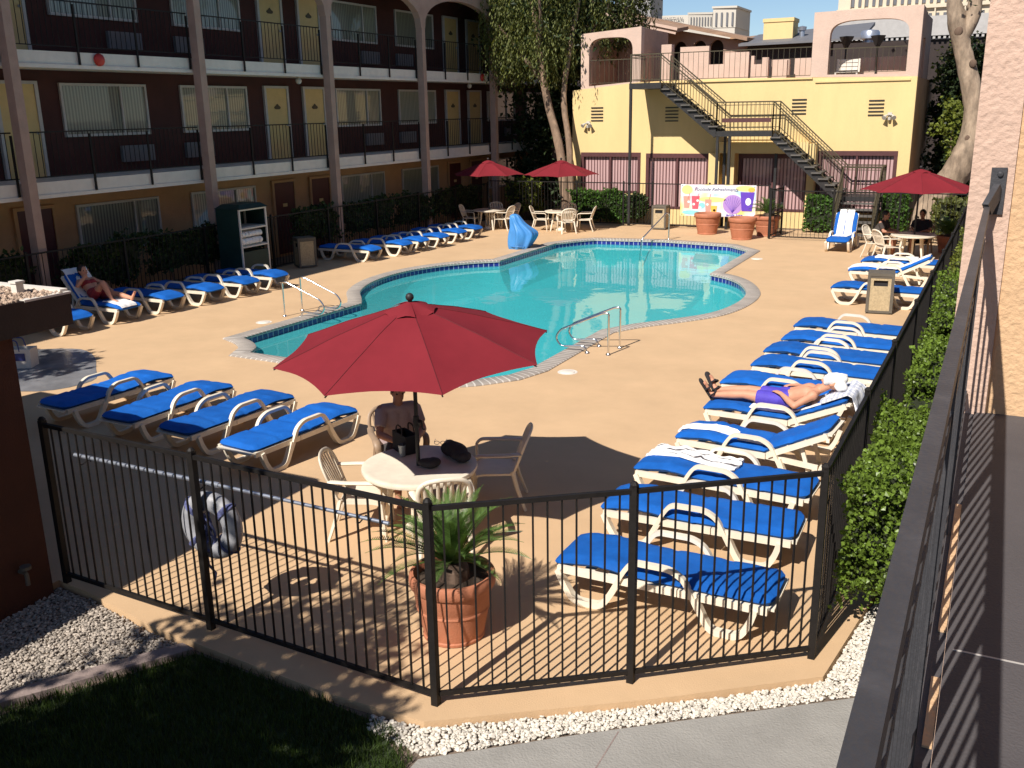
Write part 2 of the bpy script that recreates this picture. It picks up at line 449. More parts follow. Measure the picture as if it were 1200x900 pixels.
def offset(loop, d):
    k = len(loop); out = []
    for i in range(k):
        a, b, c = Vector(loop[i - 1]), Vector(loop[i]), Vector(loop[(i + 1) % k])
        n1 = (b - a).normalized(); n2 = (c - b).normalized()
        n1 = Vector((n1.y, -n1.x)); n2 = Vector((n2.y, -n2.x)); n = (n1 + n2).normalized()
        out.append(tuple(b + n * d / max(.55, n.dot(n1))))
    return out
T = True
POOL = smooth_loop([(-13.12, 14.05, T), (-12.72, 13.86), (-12.36, 13.56), (-12.15, 13.14, T), (-11.1, 13.1, T), (-10.3, 12.72), (-9.3, 12.5), (-8.3, 12.6), (-7.5, 13.02), (-6.98, 13.62, T), (-6.82, 14.2, T),
    (-6.82, 17.35, T), (-6.42, 18.1), (-5.8, 18.9), (-5.25, 19.8), (-5.02, 21.0), (-5.08, 22.3), (-5.5, 23.5), (-6.0, 24.25), (-6.62, 24.75, T), (-6.66, 29.25, T), (-7.1, 29.75), (-7.5, 30.2, T), (-9.8, 30.6, T), (-12.1, 30.25, T),
    (-12.5, 29.75), (-12.97, 28.85, T), (-12.97, 24.85, T), (-13.6, 24.3), (-14.15, 23.5), (-14.52, 22.4), (-14.58, 21.3), (-14.38, 20.2), (-13.95, 19.2), (-13.35, 18.4), (-13.0, 17.9, T)])
DECK = [(-18.45, 0), (-7.66, 0), (-7.66, 5.42), (-7.15, 5.36), (-6.17, 5.17), (-4.23, 5.02), (-3.32, 5.03), (-1.9, 6.01), (-.82, 6.84), (-.6, 8.5), (-.6, 34.9), (-18.45, 34.9)]
mb = MB(); mb.plate(DECK, [offset(POOL, .03)], -.16, lambda u, v, w: (u, v, w))
tag(mb.build('pool_deck', 'deck', fix=True), kind='structure')
BIG = [(-900, -700), (900, -700), (900, 1200), (-900, 1200)]
DECKIN = [(-18.35, .1), (-7.76, .1), (-7.76, 5.5), (-7.15, 5.44), (-6.17, 5.25), (-4.23, 5.1), (-3.36, 5.11), (-1.95, 6.09), (-.88, 6.9), (-.68, 8.5), (-.68, 34.8), (-18.35, 34.8)]
sheet('ground', BIG, [DECKIN], -.07, 'soil')
# coping
OUT = offset(POOL, .31)
mb = MB(); k = len(POOL); s_ = 0
for i in range(k + 1):
    if i: s_ += (Vector(POOL[i % k]) - Vector(POOL[i - 1])).length
    p, q = Vector(POOL[i % k]), Vector(OUT[i % k]); d = (q - p)
    for j, (t, z, v) in enumerate([(-.08, -.035, 0), (-.08, .012, .03), (.0, .03, .09), (.93, .03, .38), (1, .012, .40), (1, -.02, .42)]):
        c = p + d * t; mb.uv[len(mb.v)] = (s_, v); mb.v.append((c.x, c.y, z))
    if i:
        o = len(mb.v) - 12
        for j in range(5): mb.f.append((o + j, o + j + 1, o + 6 + j + 1, o + 6 + j))
MT['coping'] = brick_uv_mat('pool coping brick', (.33, .285, .245), (.27, .235, .205), (.52, .48, .43), .11, 2.0, .012, 0, .8, .4)
tag(mb.build('pool_coping', 'coping', smooth=40, fix=True), kind='structure')
# tile band and plaster shell
MT['tile'] = brick_uv_mat('navy waterline tile', (.012, .016, .15), (.022, .03, .24), (.36, .40, .5), .155, .155, .012, 0, .15, .3)
MT['plaster'] = mat('pool plaster', (.72, .92, .90), .8, .05, .8)
mb = MB(); s_ = 0
for i in range(k + 1):
    if i: s_ += (Vector(POOL[i % k]) - Vector(POOL[i - 1])).length
    p = POOL[i % k]
    for z in (-.02, -.18): mb.uv[len(mb.v)] = (s_, z + .02 + .31); mb.v.append((p[0], p[1], z))
    if i: o = len(mb.v) - 4; mb.f.append((o, o + 1, o + 3, o + 2))
tag(mb.build('pool_tile_band', 'tile'), kind='structure')
mb = MB()
def depth(x, y): return -.85 - .40 * max(0, min(1, (26 - y) / 9))
inn = offset(POOL, -.004)
COVE = offset(POOL, -.42)
for p, q in zip(POOL, COVE): mb.v += [(p[0], p[1], -.18), (p[0], p[1], -.30), (p[0] * .5 + q[0] * .5, p[1] * .5 + q[1] * .5, depth(*q) * .72), (q[0], q[1], depth(*q))]
for i in range(k):
    a, b = 4 * i, 4 * ((i + 1) % k)
    for j in range(3): mb.f.append((a + j, a + j + 1, b + j + 1, b + j))
for a, b, c in geometry.tessellate_polygon([[Vector((x, y, 0)) for x, y in COVE]]): mb.f.append((4 * a + 3, 4 * b + 3, 4 * c + 3))
tag(mb.build('pool_shell', 'plaster', fix=False), kind='structure')
# water: clear tinted surface with a weak mirror
def water_mat():
    m = bpy.data.materials.new('pool water'); m.use_nodes = True
    nt = m.node_tree; N, L = nt.nodes, nt.links
    N.remove(N['Principled BSDF']); out = N['Material Output']
    tr = N.new('ShaderNodeBsdfTransparent'); tr.inputs[0].default_value = (.23, .80, .86, 1)
    gl = N.new('ShaderNodeBsdfGlossy'); gl.inputs['Roughness'].default_value = .015
    fr = N.new('ShaderNodeFresnel'); fr.inputs[0].default_value = 1.36
    tc = N.new('ShaderNodeTexCoord')
    n = N.new('ShaderNodeTexNoise'); n.inputs['Scale'].default_value = 1.1; n.inputs['Detail'].default_value = 3; n.inputs['Distortion'].default_value = .4
    L.new(tc.outputs['Object'], n.inputs['Vector'])
    bp = N.new('ShaderNodeBump'); bp.inputs['Strength'].default_value = .11; bp.inputs['Distance'].default_value = .06
    L.new(n.outputs[0], bp.inputs['Height']); L.new(bp.outputs[0], gl.inputs['Normal']); L.new(bp.outputs[0], fr.inputs['Normal'])
    mx = N.new('ShaderNodeMixShader'); df = N.new('ShaderNodeBsdfDiffuse'); df.inputs[0].default_value = (.11, .62, .66, 1)
    m0 = N.new('ShaderNodeMixShader'); m0.inputs[0].default_value = .38; L.new(tr.outputs[0], m0.inputs[1]); L.new(df.outputs[0], m0.inputs[2])      # cloudiness of the water
    L.new(fr.outputs[0], mx.inputs[0]); L.new(m0.outputs[0], mx.inputs[1]); L.new(gl.outputs[0], mx.inputs[2]); L.new(mx.outputs[0], out.inputs[0])
    return m
MT['water'] = water_mat()
sheet('pool_water', POOL, [], -.15, 'water')
# outside the fence: concrete path, kerb edging, gravel and grass
sheet('concrete_path', [(-3.2, -3), (-.02, -3), (-.02, 7.15), (-.6, 6.72), (-2.24, 5.48), (-3.18, 4.72)], [], -.058, 'concrete')
mb = MB(); mb.prism([(-8.75, .55), (-8.62, .48), (-5.60, 5.08), (-5.76, 5.11)], -.07, -.02)
tag(mb.build('edging_strip', 'edging'), kind='structure')
mb = MB(); mb.box(-2.04, -2.03, 1, 5.6, -.0579, -.056)
tag(mb.build('path_joint', 'edging'), kind='structure')
def inside(p, poly):
    c = False; n = len(poly)
    for i in range(n):
        (x0, y0), (x1, y1) = poly[i], poly[i - 1]
        if (y0 > p[1]) != (y1 > p[1]) and p[0] < (x1 - x0) * (p[1] - y0) / (y1 - y0) + x0: c = not c
    return c
def scatter(poly, n, rnd):
    xs = [p[0] for p in poly]; ys = [p[1] for p in poly]; out = []
    while len(out) < n:
        p = (rnd.uniform(min(xs), max(xs)), rnd.uniform(min(ys), max(ys)))
        if inside(p, poly): out.append(p)
    return out
t_ = (1 + 5 ** .5) / 2
ICO_V = [Vector(v).normalized() for v in [(-1, t_, 0), (1, t_, 0), (-1, -t_, 0), (1, -t_, 0), (0, -1, t_), (0, 1, t_), (0, -1, -t_), (0, 1, -t_), (t_, 0, -1), (t_, 0, 1), (-t_, 0, -1), (-t_, 0, 1)]]
ICO_F = [(0, 11, 5), (0, 5, 1), (0, 1, 7), (0, 7, 10), (0, 10, 11), (1, 5, 9), (5, 11, 4), (11, 10, 2), (10, 7, 6), (7, 1, 8), (3, 9, 4), (3, 4, 2), (3, 2, 6), (3, 6, 8), (3, 8, 9), (4, 9, 5), (2, 4, 11), (6, 2, 10), (8, 6, 7), (9, 8, 1)]
def stones(name, poly, n, z, r, m, rnd, lift=.5):
    mb = MB()
    for x, y in scatter(poly, n, rnd):
        s = r * rnd.uniform(.6, 1.5); sc = Vector((rnd.uniform(.7, 1.3), rnd.uniform(.7, 1.3), rnd.uniform(.45, .8)))
        rz = Matrix.Rotation(rnd.uniform(0, 6.28), 3, 'Z') @ Matrix.Rotation(rnd.uniform(-.5, .5), 3, 'X'); zz = z + s * rnd.uniform(0, lift)
        mb.add([rz @ Vector((v.x * sc.x, v.y * sc.y, v.z * sc.z)) * s * rnd.uniform(.82, 1.15) + Vector((x, y, zz)) for v in ICO_V], ICO_F)
    return tag(mb.build(name, m), kind='stuff')
R_ = random.Random(3)
stones('white_gravel', [(-3.75, 5.0), (-3.7, 4.84), (-3.16, 4.76), (-2.24, 5.5), (-.6, 6.75), (-.02, 7.18), (-.02, 11.5), (-.58, 11.5), (-.59, 8.5), (-.81, 6.84), (-1.89, 6.0), (-3.32, 5.02)], 17000, -.066, .0125, 'white_stone', R_, 1.6)
stones('tan_gravel', [(-7.6, 5.38), (-7.15, 5.34), (-6.17, 5.15), (-5.78, 5.11), (-7.65, 2.2), (-7.65, 2.2)], 11000, -.066, .0115, 'brown_stone', R_, 1.6)
GR = [(-5.58, 5.08), (-4.23, 5.0), (-3.7, 4.95), (-3.23, 4.62), (-3.23, 1.0), (-7.9, 1.0)]
sheet('turf_soil', GR, [], -.062, 'turf')
mb = MB()
for x, y in scatter([(-5.58, 5.07), (-4.23, 5.0), (-3.5, 4.92), (-3.2, 4.68), (-3.2, 2.6), (-7.15, 2.6)], 34000, R_):
    h = R_.uniform(.035, .085); a = R_.uniform(0, 6.28); lx, ly = R_.gauss(0, .02), R_.gauss(0, .02); w = .0035
    p = Vector((x, y, -.062)); d = Vector((math.cos(a) * w, math.sin(a) * w, 0))
    mb.add([p - d, p + d, p + d * .7 + Vector((lx * .4, ly * .4, h * .6)), p - d * .7 + Vector((lx * .4, ly * .4, h * .6)), p + Vector((lx, ly, h))], [(0, 1, 2, 3), (3, 2, 4)])
tag(mb.build('grass', 'grass'), kind='stuff')

# ------------------------------------------------------------------ the long three storey hotel on the left
def arch_pts(y0, y1, zs, rise, n=14, power=1.):
    """points of an arch from (y1, zs) back to (y0, zs)"""
    c = (y0 + y1) / 2; a = (y1 - y0) / 2
    return [(c + a * math.cos(PI * i / n), zs + rise * math.sin(PI * i / n) ** power) for i in range(n + 1)]
def hotel():
    t = thing('hotel_building', 'maroon three storey motel block with white walkway edges, yellow doors and an arched colonnade', 'building', (-18.7, 2, 0))
    ox, oy = -18.7, 2.0
    XW = -20.1 - ox
    Y0, Y1 = 0, 50
    mb = MB(); mb.box(-9, XW, Y0, Y1, 2.6, 8.9); mb.build('wall', 'brownred', t)
    mb = MB(); mb.box(-9, XW, Y0, Y1, -.15, 2.598); mb.build('ground_floor_wall', 'tanstucco', t)
    for z in (2.6, 5.34):
        mb = MB(); mb.box(XW + .002, 0, Y0, Y1, z, z + .32); mb.box(-.02, .03, Y0, Y1, z - .03, z + .05); mb.build('walkway_slab', 'white', t)
    mb = MB(); mb.box(-9.3, .35, Y0 - .3, Y1, 8.92, 9.3); mb.build('roof', 'roof', t)
    # colonnade
    cols = [13.9 + 5.35 * i - oy for i in range(-2, 7)]
    for c in cols:
        mb = MB(); mb.box(.06, .30, c - .105, c + .105, -.15, 7.05); o = mb.build('column', 'colstucco', t)
    out = [(Y1, 8.9), (Y0, 8.9), (Y0, 7.05)]
    seq = []
    edges = [Y0 - 2.0] + cols + [Y1 + 2.6]
    for i in range(len(cols) - 1):
        a, b = cols[i] + .13, cols[i + 1] - .13
        seq.append((cols[i] - .13, 7.05)); seq.append((a, 7.05)); seq += arch_pts(a, b, 7.05, 1.05, 16, .8)[::-1][1:-1]; seq.append((b, 7.05))
    seq.append((cols[-1] + .13, 7.05)); seq += [(cols[-1] + .14, 8.4), (Y1, 8.4)]
    poly = [(Y0, 8.9), (Y0, 7.6)] + [(cols[0] - .14, 7.6)] + seq + [(Y1, 8.9)]
    mb = MB(); mb.plate(poly, [], .24, lambda u, v, w: (.06 + w, u, v)); mb.build('arcade', 'colstucco', t, fix=True)
    # railings: one panel per bay and storey
    for z in (2.92, 5.66):
        for i in range(len(cols) - 1):
            a, b = cols[i] + .13, cols[i + 1] - .13
            mb = MB()
            mb.box(.005, .03, a, b, z + 1.04, z + 1.07); mb.box(.008, .026, a, b, z + .1, z + .122)
            n = 36
            for q in range(1, n): y = a + (b - a) * q / n; mb.box(.01, .024, y - .005, y + .005, z + .122, z + 1.04)
            for q in (0, 1, 2, 3): y = a + .03 + (b - a - .06) * q / 3; mb.box(.0305, .065, y - .022, y + .022, z - .27, z + 1.0)
            mb.build('railing', 'black', t)
    # doors, windows and air conditioners: pattern repeats every two bays
    fm = MB(); W, H = 2.62, 1.24
    for a, b, c, d in ((-W / 2, W / 2, H - .06, H), (-W / 2, W / 2, 0, .06), (-W / 2, -W / 2 + .06, .06, H - .06), (W / 2 - .06, W / 2, .06, H - .06), (.45, .5, .06, H - .06)): fm.box(0, .06, a, b, c, d)
    fm = fm.build('window', 'frame', t)
    pm = MB(); pm.box(.004, .02, -W / 2 + .05, W / 2 - .05, .05, H - .05); pm = pm.build('pane', 'curtain', fm)
    dm = MB(); dm.box(0, .05, -.47, .47, 0, 2.08); dm = dm.build('door', 'door', t)
    df = MB(); df.box(0, .08, -.56, -.47, 0, 2.15); df.box(0, .08, .47, .56, 0, 2.15); df.box(0, .08, -.47, .47, 2.08, 2.15); df = df.build('door_frame', 'frame', dm)
    ds = MB(); ds.prism([(.0 + .14 * math.cos(a), .06 * math.sin(a)) for a in [2 * PI * i / 12 for i in range(12)]], 0, .02)
    ds.v = [(.052 + z, x, y + 1.52 + (.05 if abs(x) < .05 else 0)) for x, y, z in ds.v]; ds = ds.build('number_plate', 'stairrail', dm)
    dh = MB(); dh.ball((.09, .38, 1.0), .035); dh.beam((.04, .38, 1.0), (.09, .38, 1.0), .02); dh = dh.build('handle', 'silver', dm)
    KIDS[dm] = [df, ds, dh]; KIDS[fm] = [pm]
    ac = MB(); ac.box(0, .1, -.52, .52, 0, .40)
    for q in range(7): ac.box(.1, .115, -.47, .10, .04 + q * .047, .062 + q * .047)
    for q in range(4): ac.box(.1, .115, .14, .47, .06 + q * .08, .09 + q * .08)
    ac = ac.build('air_conditioner', 'acunit', t)
    first = {'w': fm, 'd': dm, 'a': ac}; used = set()
    def put(kind, y, z, m=None):
        p = first[kind]
        if kind in used: p = copy_tree(p, t)
        used.add(kind)
        p.location = (XW + .003, y - oy, z)
        return p
    gd = None
    for base in (2.92, 5.66, 0):
        for kk in (-2, -1, 0, 1, 2):
            for y in (17.55, 21.35):
                yy = y + 10.7 * kk
                if not 4 < yy < 49: continue
                put('w', yy, base + (.9 if base else .98))
                if base: put('a', yy + (.8 if y < 20 else -.8), base + .24)
            for y in (23.95, 25.78):
                yy = y + 10.7 * kk
                if not 4 < yy < 50: continue
                if base: put('d', yy, base + .02)
                else:
                    if gd is None:
                        g = MB(); g.box(0, .05, -.47, .47, 0, 2.2); gd = g.build('maroon_door', 'maroondoor', t)
                        f2 = MB(); f2.box(0, .08, -.56, -.47, 0, 2.28); f2.box(0, .08, .47, .56, 0, 2.28); f2.box(0, .08, -.47, .47, 2.2, 2.28); f2 = f2.build('door_frame', 'tanstucco', gd)
                        s2 = MB(); s2.box(.05, .06, -.1, .1, 1.45, 1.55); s2 = s2.build('number_plate', 'door', gd); KIDS[gd] = [f2, s2]; o = gd
                    else: o = copy_tree(gd, t)
                    o.location = (XW + .003, yy - oy, .02)
    # alarm bells and lamps on the slab edge
    bl = MB(); bl.lathe([(0, .09), (.08, .08), (.13, .05), (.14, 0), (0, 0)], 16); bl.v = [(z + .032, y, x) for x, y, z in bl.v]
    bl = bl.build('alarm_bell', 'redbell', t, smooth=50, fix=True); bl.location = (0, 16.28 - oy, 5.52)
    b2 = bl.copy(); COL.objects.link(b2); b2.parent = t; b2.location = (0, 34.62 - oy, 5.52)
    lm = MB(); lm.ball((0, 0, 0), .09); lm.beam((0, 0, .05), (0, 0, .14), .06); lm = lm.build('globe_lamp', 'lamp', t, smooth=60); lm.location = (-.25, 23.7 - oy, 5.2)
    l2 = lm.copy(); COL.objects.link(l2); l2.parent = t; l2.location = (-.25, 34.1 - oy, 5.2)
hotel()

# ------------------------------------------------------------------ yellow clubhouse with roof deck at the far end
def clubhouse():
    t = thing('clubhouse', 'yellow stucco clubhouse with pink curtained windows and pink arches on its roof deck', 'building', (-9, 36, 0))
    ox, oy = -9.0, 36.0
    def X(x): return x - ox
    # front wall with four openings; its left end rises gently to the right
    wins = [(-15.0, -12.58, 1.11, 2.58), (-12.3, -9.87, .55, 2.55), (-8.72, -6.26, .57, 2.55), (-5.91, -3.32, .6, 2.66)]
    out = [(X(-15.4), -.15), (X(-2.9), -.15), (X(-2.9), 5.12), (X(-9.6), 5.24), (X(-12.6), 5.2), (X(-15.4), 4.96)]
    holes = [[(X(a), c), (X(b), c), (X(b), d), (X(a), d)] for a, b, c, d in wins]
    mb = MB(); mb.plate(out, holes, .3, lambda u, v, w: (u, w, v)); mb.build('wall', 'yellow', t, fix=True)
    for a, b, c, d in ((-15.4, -15.1, 10, 4.96), (-3.2, -2.9, 9, 5.1)): mb = MB(); mb.box(X(a), X(b), .302, c, -.15, d); mb.build('side_wall', 'tanstucco', t)
    mb = MB(); mb.box(X(-15.1), X(-3.2), .3, 10, 4.6, 4.9); mb.build('roof_deck', 'tanstucco', t)
    # shallow ledge under the parapet and the overhang above the third window
    mb = MB(); mb.box(X(-12.5), X(-6.3), -.06, -.002, 5.13, 5.18); mb.box(X(-6.2), X(-3.1), -.05, -.002, 5.0, 5.06); mb.build('ledge', 'yellow', t)
    mb = MB(); mb.box(X(-9.5), X(-6.2), -.55, -.002, 2.62, 3.0); mb.build('overhang', 'yellow', t)
    for a, b, c, d in ((-9.75, -9.35, -.5, 2.618), (-9.0, -8.78, -.55, 2.617), (-6.22, -5.96, -.4, 2.95)): mb = MB(); mb.box(X(a), X(b), c, -.002, -.15, d); mb.build('pier', 'yellow', t)
    for a, b, c, d in wins:
        mb = MB(); w = .09
        mb.box(X(a) - .03, X(b) + .03, -.025, .1, d - .13, d + .03); mb.box(X(a) - .03, X(b) + .03, -.02, .1, c - .04, c + .04)
        mb.box(X(a) - .03, X(a) + w, -.018, .1, c + .04, d - .13); mb.box(X(b) - w, X(b) + .03, -.018, .1, c + .04, d - .13)
        if a < -13: pass
        m_ = (a + b) / 2; mb.box(X(m_) - .035, X(m_) + .035, -.01, .1, c + .04, d - .13)
        f = mb.build('window', 'maroonframe', t)
        p = MB(); p.box(X(a) + .05, X(b) - .05, .11, .14, c, d - .05); p.build('pane', 'pinkcurtain', f)
    # louvre vents
    for x, z in ((-14.36, 4.05), (-11.35, 4.0), (-6.7, 4.2), (-4.12, 4.12)):
        mb = MB()
        for q in range(5): mb.box(X(x) - .25, X(x) + .25, -.03, -.002, z - .25 + q * .12, z - .21 + q * .12)
        mb.build('vent', 'stair', t)
    # twin floodlights
    for x, z in ((-14.72, 3.68), (-3.66, 3.85)):
        mb = MB(); mb.box(X(x) - .07, X(x) + .07, -.05, -.002, z, z + .12)
        for s in (-1, 1): mb.tube([(X(x), -.05, z + .05), (X(x) + s * .1, -.12, z + .03), (X(x) + s * .16, -.25, z - .06)], [.03, .03, .085], 10)
        mb.lathe([(.0, -.14), (.05, -.13), (.06, -.04), (0, -.02)], 10, (X(x), -.09, z))
        mb.build('floodlight', 'lamp', t, smooth=40)
    # left pink arch frame on the deck
    def pink_frame(name, x0, x1, zb0, zb1, zt0, zt1, op, y, th, dep):
        a, b, zo0, zo1, zs, rise = op
        def base(x): return zb0 + (zb1 - zb0) * (x - x0) / (x1 - x0)
        arch = []
        n = 20
        for i in range(n + 1):                                          # flat-topped arch with round shoulders
            th_ = PI * i / n; cx = math.copysign(abs(math.cos(th_)) ** .55, math.cos(th_)); sz = math.sin(th_) ** .62
            arch.append(((a + b) / 2 + (b - a) / 2 * cx, zs + rise * sz))
        hole = [(a, zo0), (b, zo1)] + arch
        outl = [(x0, zb0), (x1, zb1), (x1, zt1), (x0, zt0)]
        m = MB(); m.plate([(X(u), v) for u, v in outl], [[(X(u), v) for u, v in hole]], th, lambda u, v, w: (u, y + w, v)); m.build(name, 'pink', t, fix=True)
    pink_frame('arch_wall', -15.05, -12.62, 4.985, 5.195, 7.02, 7.18, (-14.72, -12.95, 5.1, 5.22, 6.25, .6), .01, .35, 3)
    mb = MB(); mb.box(X(-12.97), X(-12.62), .362, 3.2, 4.9, 7.15); mb.box(X(-15.05), X(-14.75), .362, 3.2, 4.9, 7.0); mb.box(X(-15.0), X(-12.7), 3.2, 3.5, 4.9, 7.1); mb.build('arch_side_wall', 'colstucco', t)
    pink_frame('arch_wall', -6.38, -2.9, 5.19, 5.12, 7.31, 7.36, (-5.82, -3.28, 5.26, 5.22, 6.42, .58), .01, .35, 3)
    mb = MB(); mb.box(X(-3.2), X(-2.9), .362, .9, 5.101, 7.34); mb.box(X(-3.2), X(-2.9), 1.9, 4.2, 5.101, 7.2); mb.box(X(-3.2), X(-2.9), .9, 1.9, 6.4, 7.25); mb.build('arch_side_wall', 'colstucco', t)
    mb = MB(); mb.box(X(-3.1), X(-3.06), .9, 1.9, 6.05, 6.09)
    for q in range(9): mb.box(X(-3.09), X(-3.07), .95 + q * .11, .965 + q * .11, 5.12, 6.05)
    mb.build('railing', 'stairrail', t)
    # pink parapet blocks behind the deck rail
    mb = MB()
    mb.box(X(-12.25), X(-11.85), 1.3, 1.65, 4.9, 6.58)
    mb.box(X(-11.56), X(-10.44), 1.5, 1.7, 4.9, 6.47); mb.box(X(-10.44), X(-9.84), 1.5, 1.7, 4.9, 5.8); mb.box(X(-9.84), X(-8.92), 1.5, 1.7, 4.9, 6.2)
    mb.box(X(-8.84), X(-8.72), 1.5, 1.7, 4.9, 6.05); mb.box(X(-8.72), X(-8.42), 1.5, 1.7, 4.9, 5.75); mb.box(X(-8.42), X(-8.2), 1.5, 1.7, 4.9, 5.98); mb.build('parapet', 'pink', t)
    for a, b, c, d in ((-8.15, -7.5, 1.9, 5.9), (-7.45, -6.5, 2.6, 5.95), (-7.7, -7.45, 1.2, 5.85), (-5.0, -3.3, 1.6, 5.85)): mb = MB(); mb.box(X(a), X(b), c, c + .2, 4.901, d); mb.build('low_wall', 'pink', t)
    # thin rail along the deck edge
    mb = MB()
    for x0, x1, zb, zt in ((-14.7, -12.97, 5.15, 6.05), (-12.55, -6.4, 5.2, 6.2), (-5.8, -3.3, 5.25, 6.1)):
        mb.beam((X(x0), .12, zt), (X(x1), .12, zt), .03); mb.beam((X(x0), .12, zb + .06), (X(x1), .12, zb + .06), .02)
        n = int((x1 - x0) / .19)
        for q in range(n + 1): x = x0 + (x1 - x0) * q / n; mb.beam((X(x), .12, zb + .05), (X(x), .12, zt), .012)
    mb.build('deck_rail', 'stairrail', t)
    # back of the roof deck: grey screen and dark shade wall
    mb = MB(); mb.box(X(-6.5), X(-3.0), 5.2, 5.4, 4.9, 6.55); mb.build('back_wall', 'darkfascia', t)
clubhouse()

def rear_buildings():
    # arcaded lodge with a brown gable roof behind the deck
    t = thing('arcade_lodge', 'dusky pink lodge with arched openings under a sloping brown roof behind the roof deck', 'building', (-14.6, 48, 0))
    hs = []
    for c in (-.22, .76, 1.6): hs.append([(c - .34, 6.2), (c + .34, 6.2)] + [(c + .34 * math.cos(PI * i / 10), 7.0 + .36 * math.sin(PI * i / 10)) for i in range(11)])
    mb = MB(); mb.plate([(-6, 0), (3.1, 0), (3.1, 7.2), (-6, 9.0)], hs, .3, lambda u, v, w: (u, w, v)); mb.build('wall', 'colstucco', t, fix=True)
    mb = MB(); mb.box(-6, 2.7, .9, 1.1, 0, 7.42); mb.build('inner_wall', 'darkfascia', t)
    def slope(n, m, x0, z0, x1, z1, y0, y1, rise, th=.16):
        mb = MB(); mb.add([(x0, y0, z0), (x1, y0, z1), (x1, y1, z1 + rise), (x0, y1, z0 + rise), (x0, y0, z0 - th), (x1, y0, z1 - th), (x1, y1, z1 + rise - th), (x0, y1, z0 + rise - th)], [(0, 1, 2, 3), (7, 6, 5, 4), (0, 4, 5, 1), (1, 5, 6, 2), (2, 6, 7, 3), (3, 7, 4, 0)]); mb.build(n, m, t)
    slope('roof', 'roof', -3.4, 8.90, 3.2, 7.36, -.6, 6, .12)
    slope('porch_roof', 'roof', -3.2, 8.62, .35, 7.78, -2.4, -.62, .2)
    mb = MB(); mb.beam((-3.2, -2.44, 8.6), (.38, -2.44, 7.75), .05, .13); mb.build('fascia', 'pink', t)
    mb = MB(); mb.beam((-3.2, -2.40, 8.40), (.30, -2.40, 7.57), .05, .09); mb.build('fascia', 'pink', t)
    # low building with tiled eave, chimney block
    t = thing('tiled_eave_building', 'low brown building with grey tiled eave and a yellow block chimney', 'building', (-9.5, 47, 0))
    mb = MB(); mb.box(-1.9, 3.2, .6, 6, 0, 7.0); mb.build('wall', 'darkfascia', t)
    mb = MB(); mb.add([(-2.2, 0, 7.05), (3.3, 0, 7.1), (3.3, 4, 8.0), (-2.2, 4, 7.7), (-2.2, 0, 6.95), (3.3, 0, 7.0), (3.3, 4, 7.85), (-2.2, 4, 7.6)], [(0, 1, 2, 3), (7, 6, 5, 4), (0, 4, 5, 1), (1, 5, 6, 2), (2, 6, 7, 3), (3, 7, 4, 0)]); r = mb.build('roof', 'acunit', t)
    mb = MB(); mb.box(-1.25, .1, .8, 2.0, 7.1, 8.0); mb.box(-1.29, .14, .76, 2.04, 8.0, 8.16); mb.build('chimney', 'yellow', t)
    mb = MB(); mb.lathe([(.0, .5), (.2, .45), (.18, .3), (.12, .28), (.12, 0)], 10, (.45, 1.2, 7.3)); mb.build('vent_pipe', 'silver', t, smooth=50)
    t = thing('brown_gable_building', 'low plain brown roofed building behind the yellow chimney', 'building', (-12, 66, 0))
    mb = MB(); mb.box(-5, 8, 0, 8, 0, 8.6); mb.build('wall', 'tanstucco', t)
    mb = MB(); mb.add([(-5.2, -.4, 8.5), (8.2, -.4, 8.9), (8.2, 8, 9.4), (-5.2, 8, 9.2), (-5.2, -.4, 8.3), (8.2, -.4, 8.7), (8.2, 8, 8.6), (-5.2, 8, 8.5)], [(0, 1, 2, 3), (7, 6, 5, 4), (0, 4, 5, 1), (1, 5, 6, 2), (2, 6, 7, 3), (3, 7, 4, 0)]); mb.build('roof', 'roof', t)
    # light grey screen wall with dentils seen through the right arch
    t = thing('grey_parapet_building', 'pale grey block with small brackets under its top, seen through the right arch', 'building', (-4, 56, 0))
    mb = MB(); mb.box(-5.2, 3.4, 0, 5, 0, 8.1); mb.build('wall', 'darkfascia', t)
    mb = MB(); mb.box(-5.25, 3.4, -.3, -.002, 7.55, 8.5); mb.build('cornice', 'frame', t)
    mb = MB()
    mb.box(-5.2, 3.4, -.1, -.002, 7.36, 7.43)
    for q in range(34): mb.box(-5.2 + q * .25, -5.08 + q * .25, -.26, -.002, 7.4, 7.548)
    mb.build('cornice_moulding', 'frame', t)
rear_buildings()

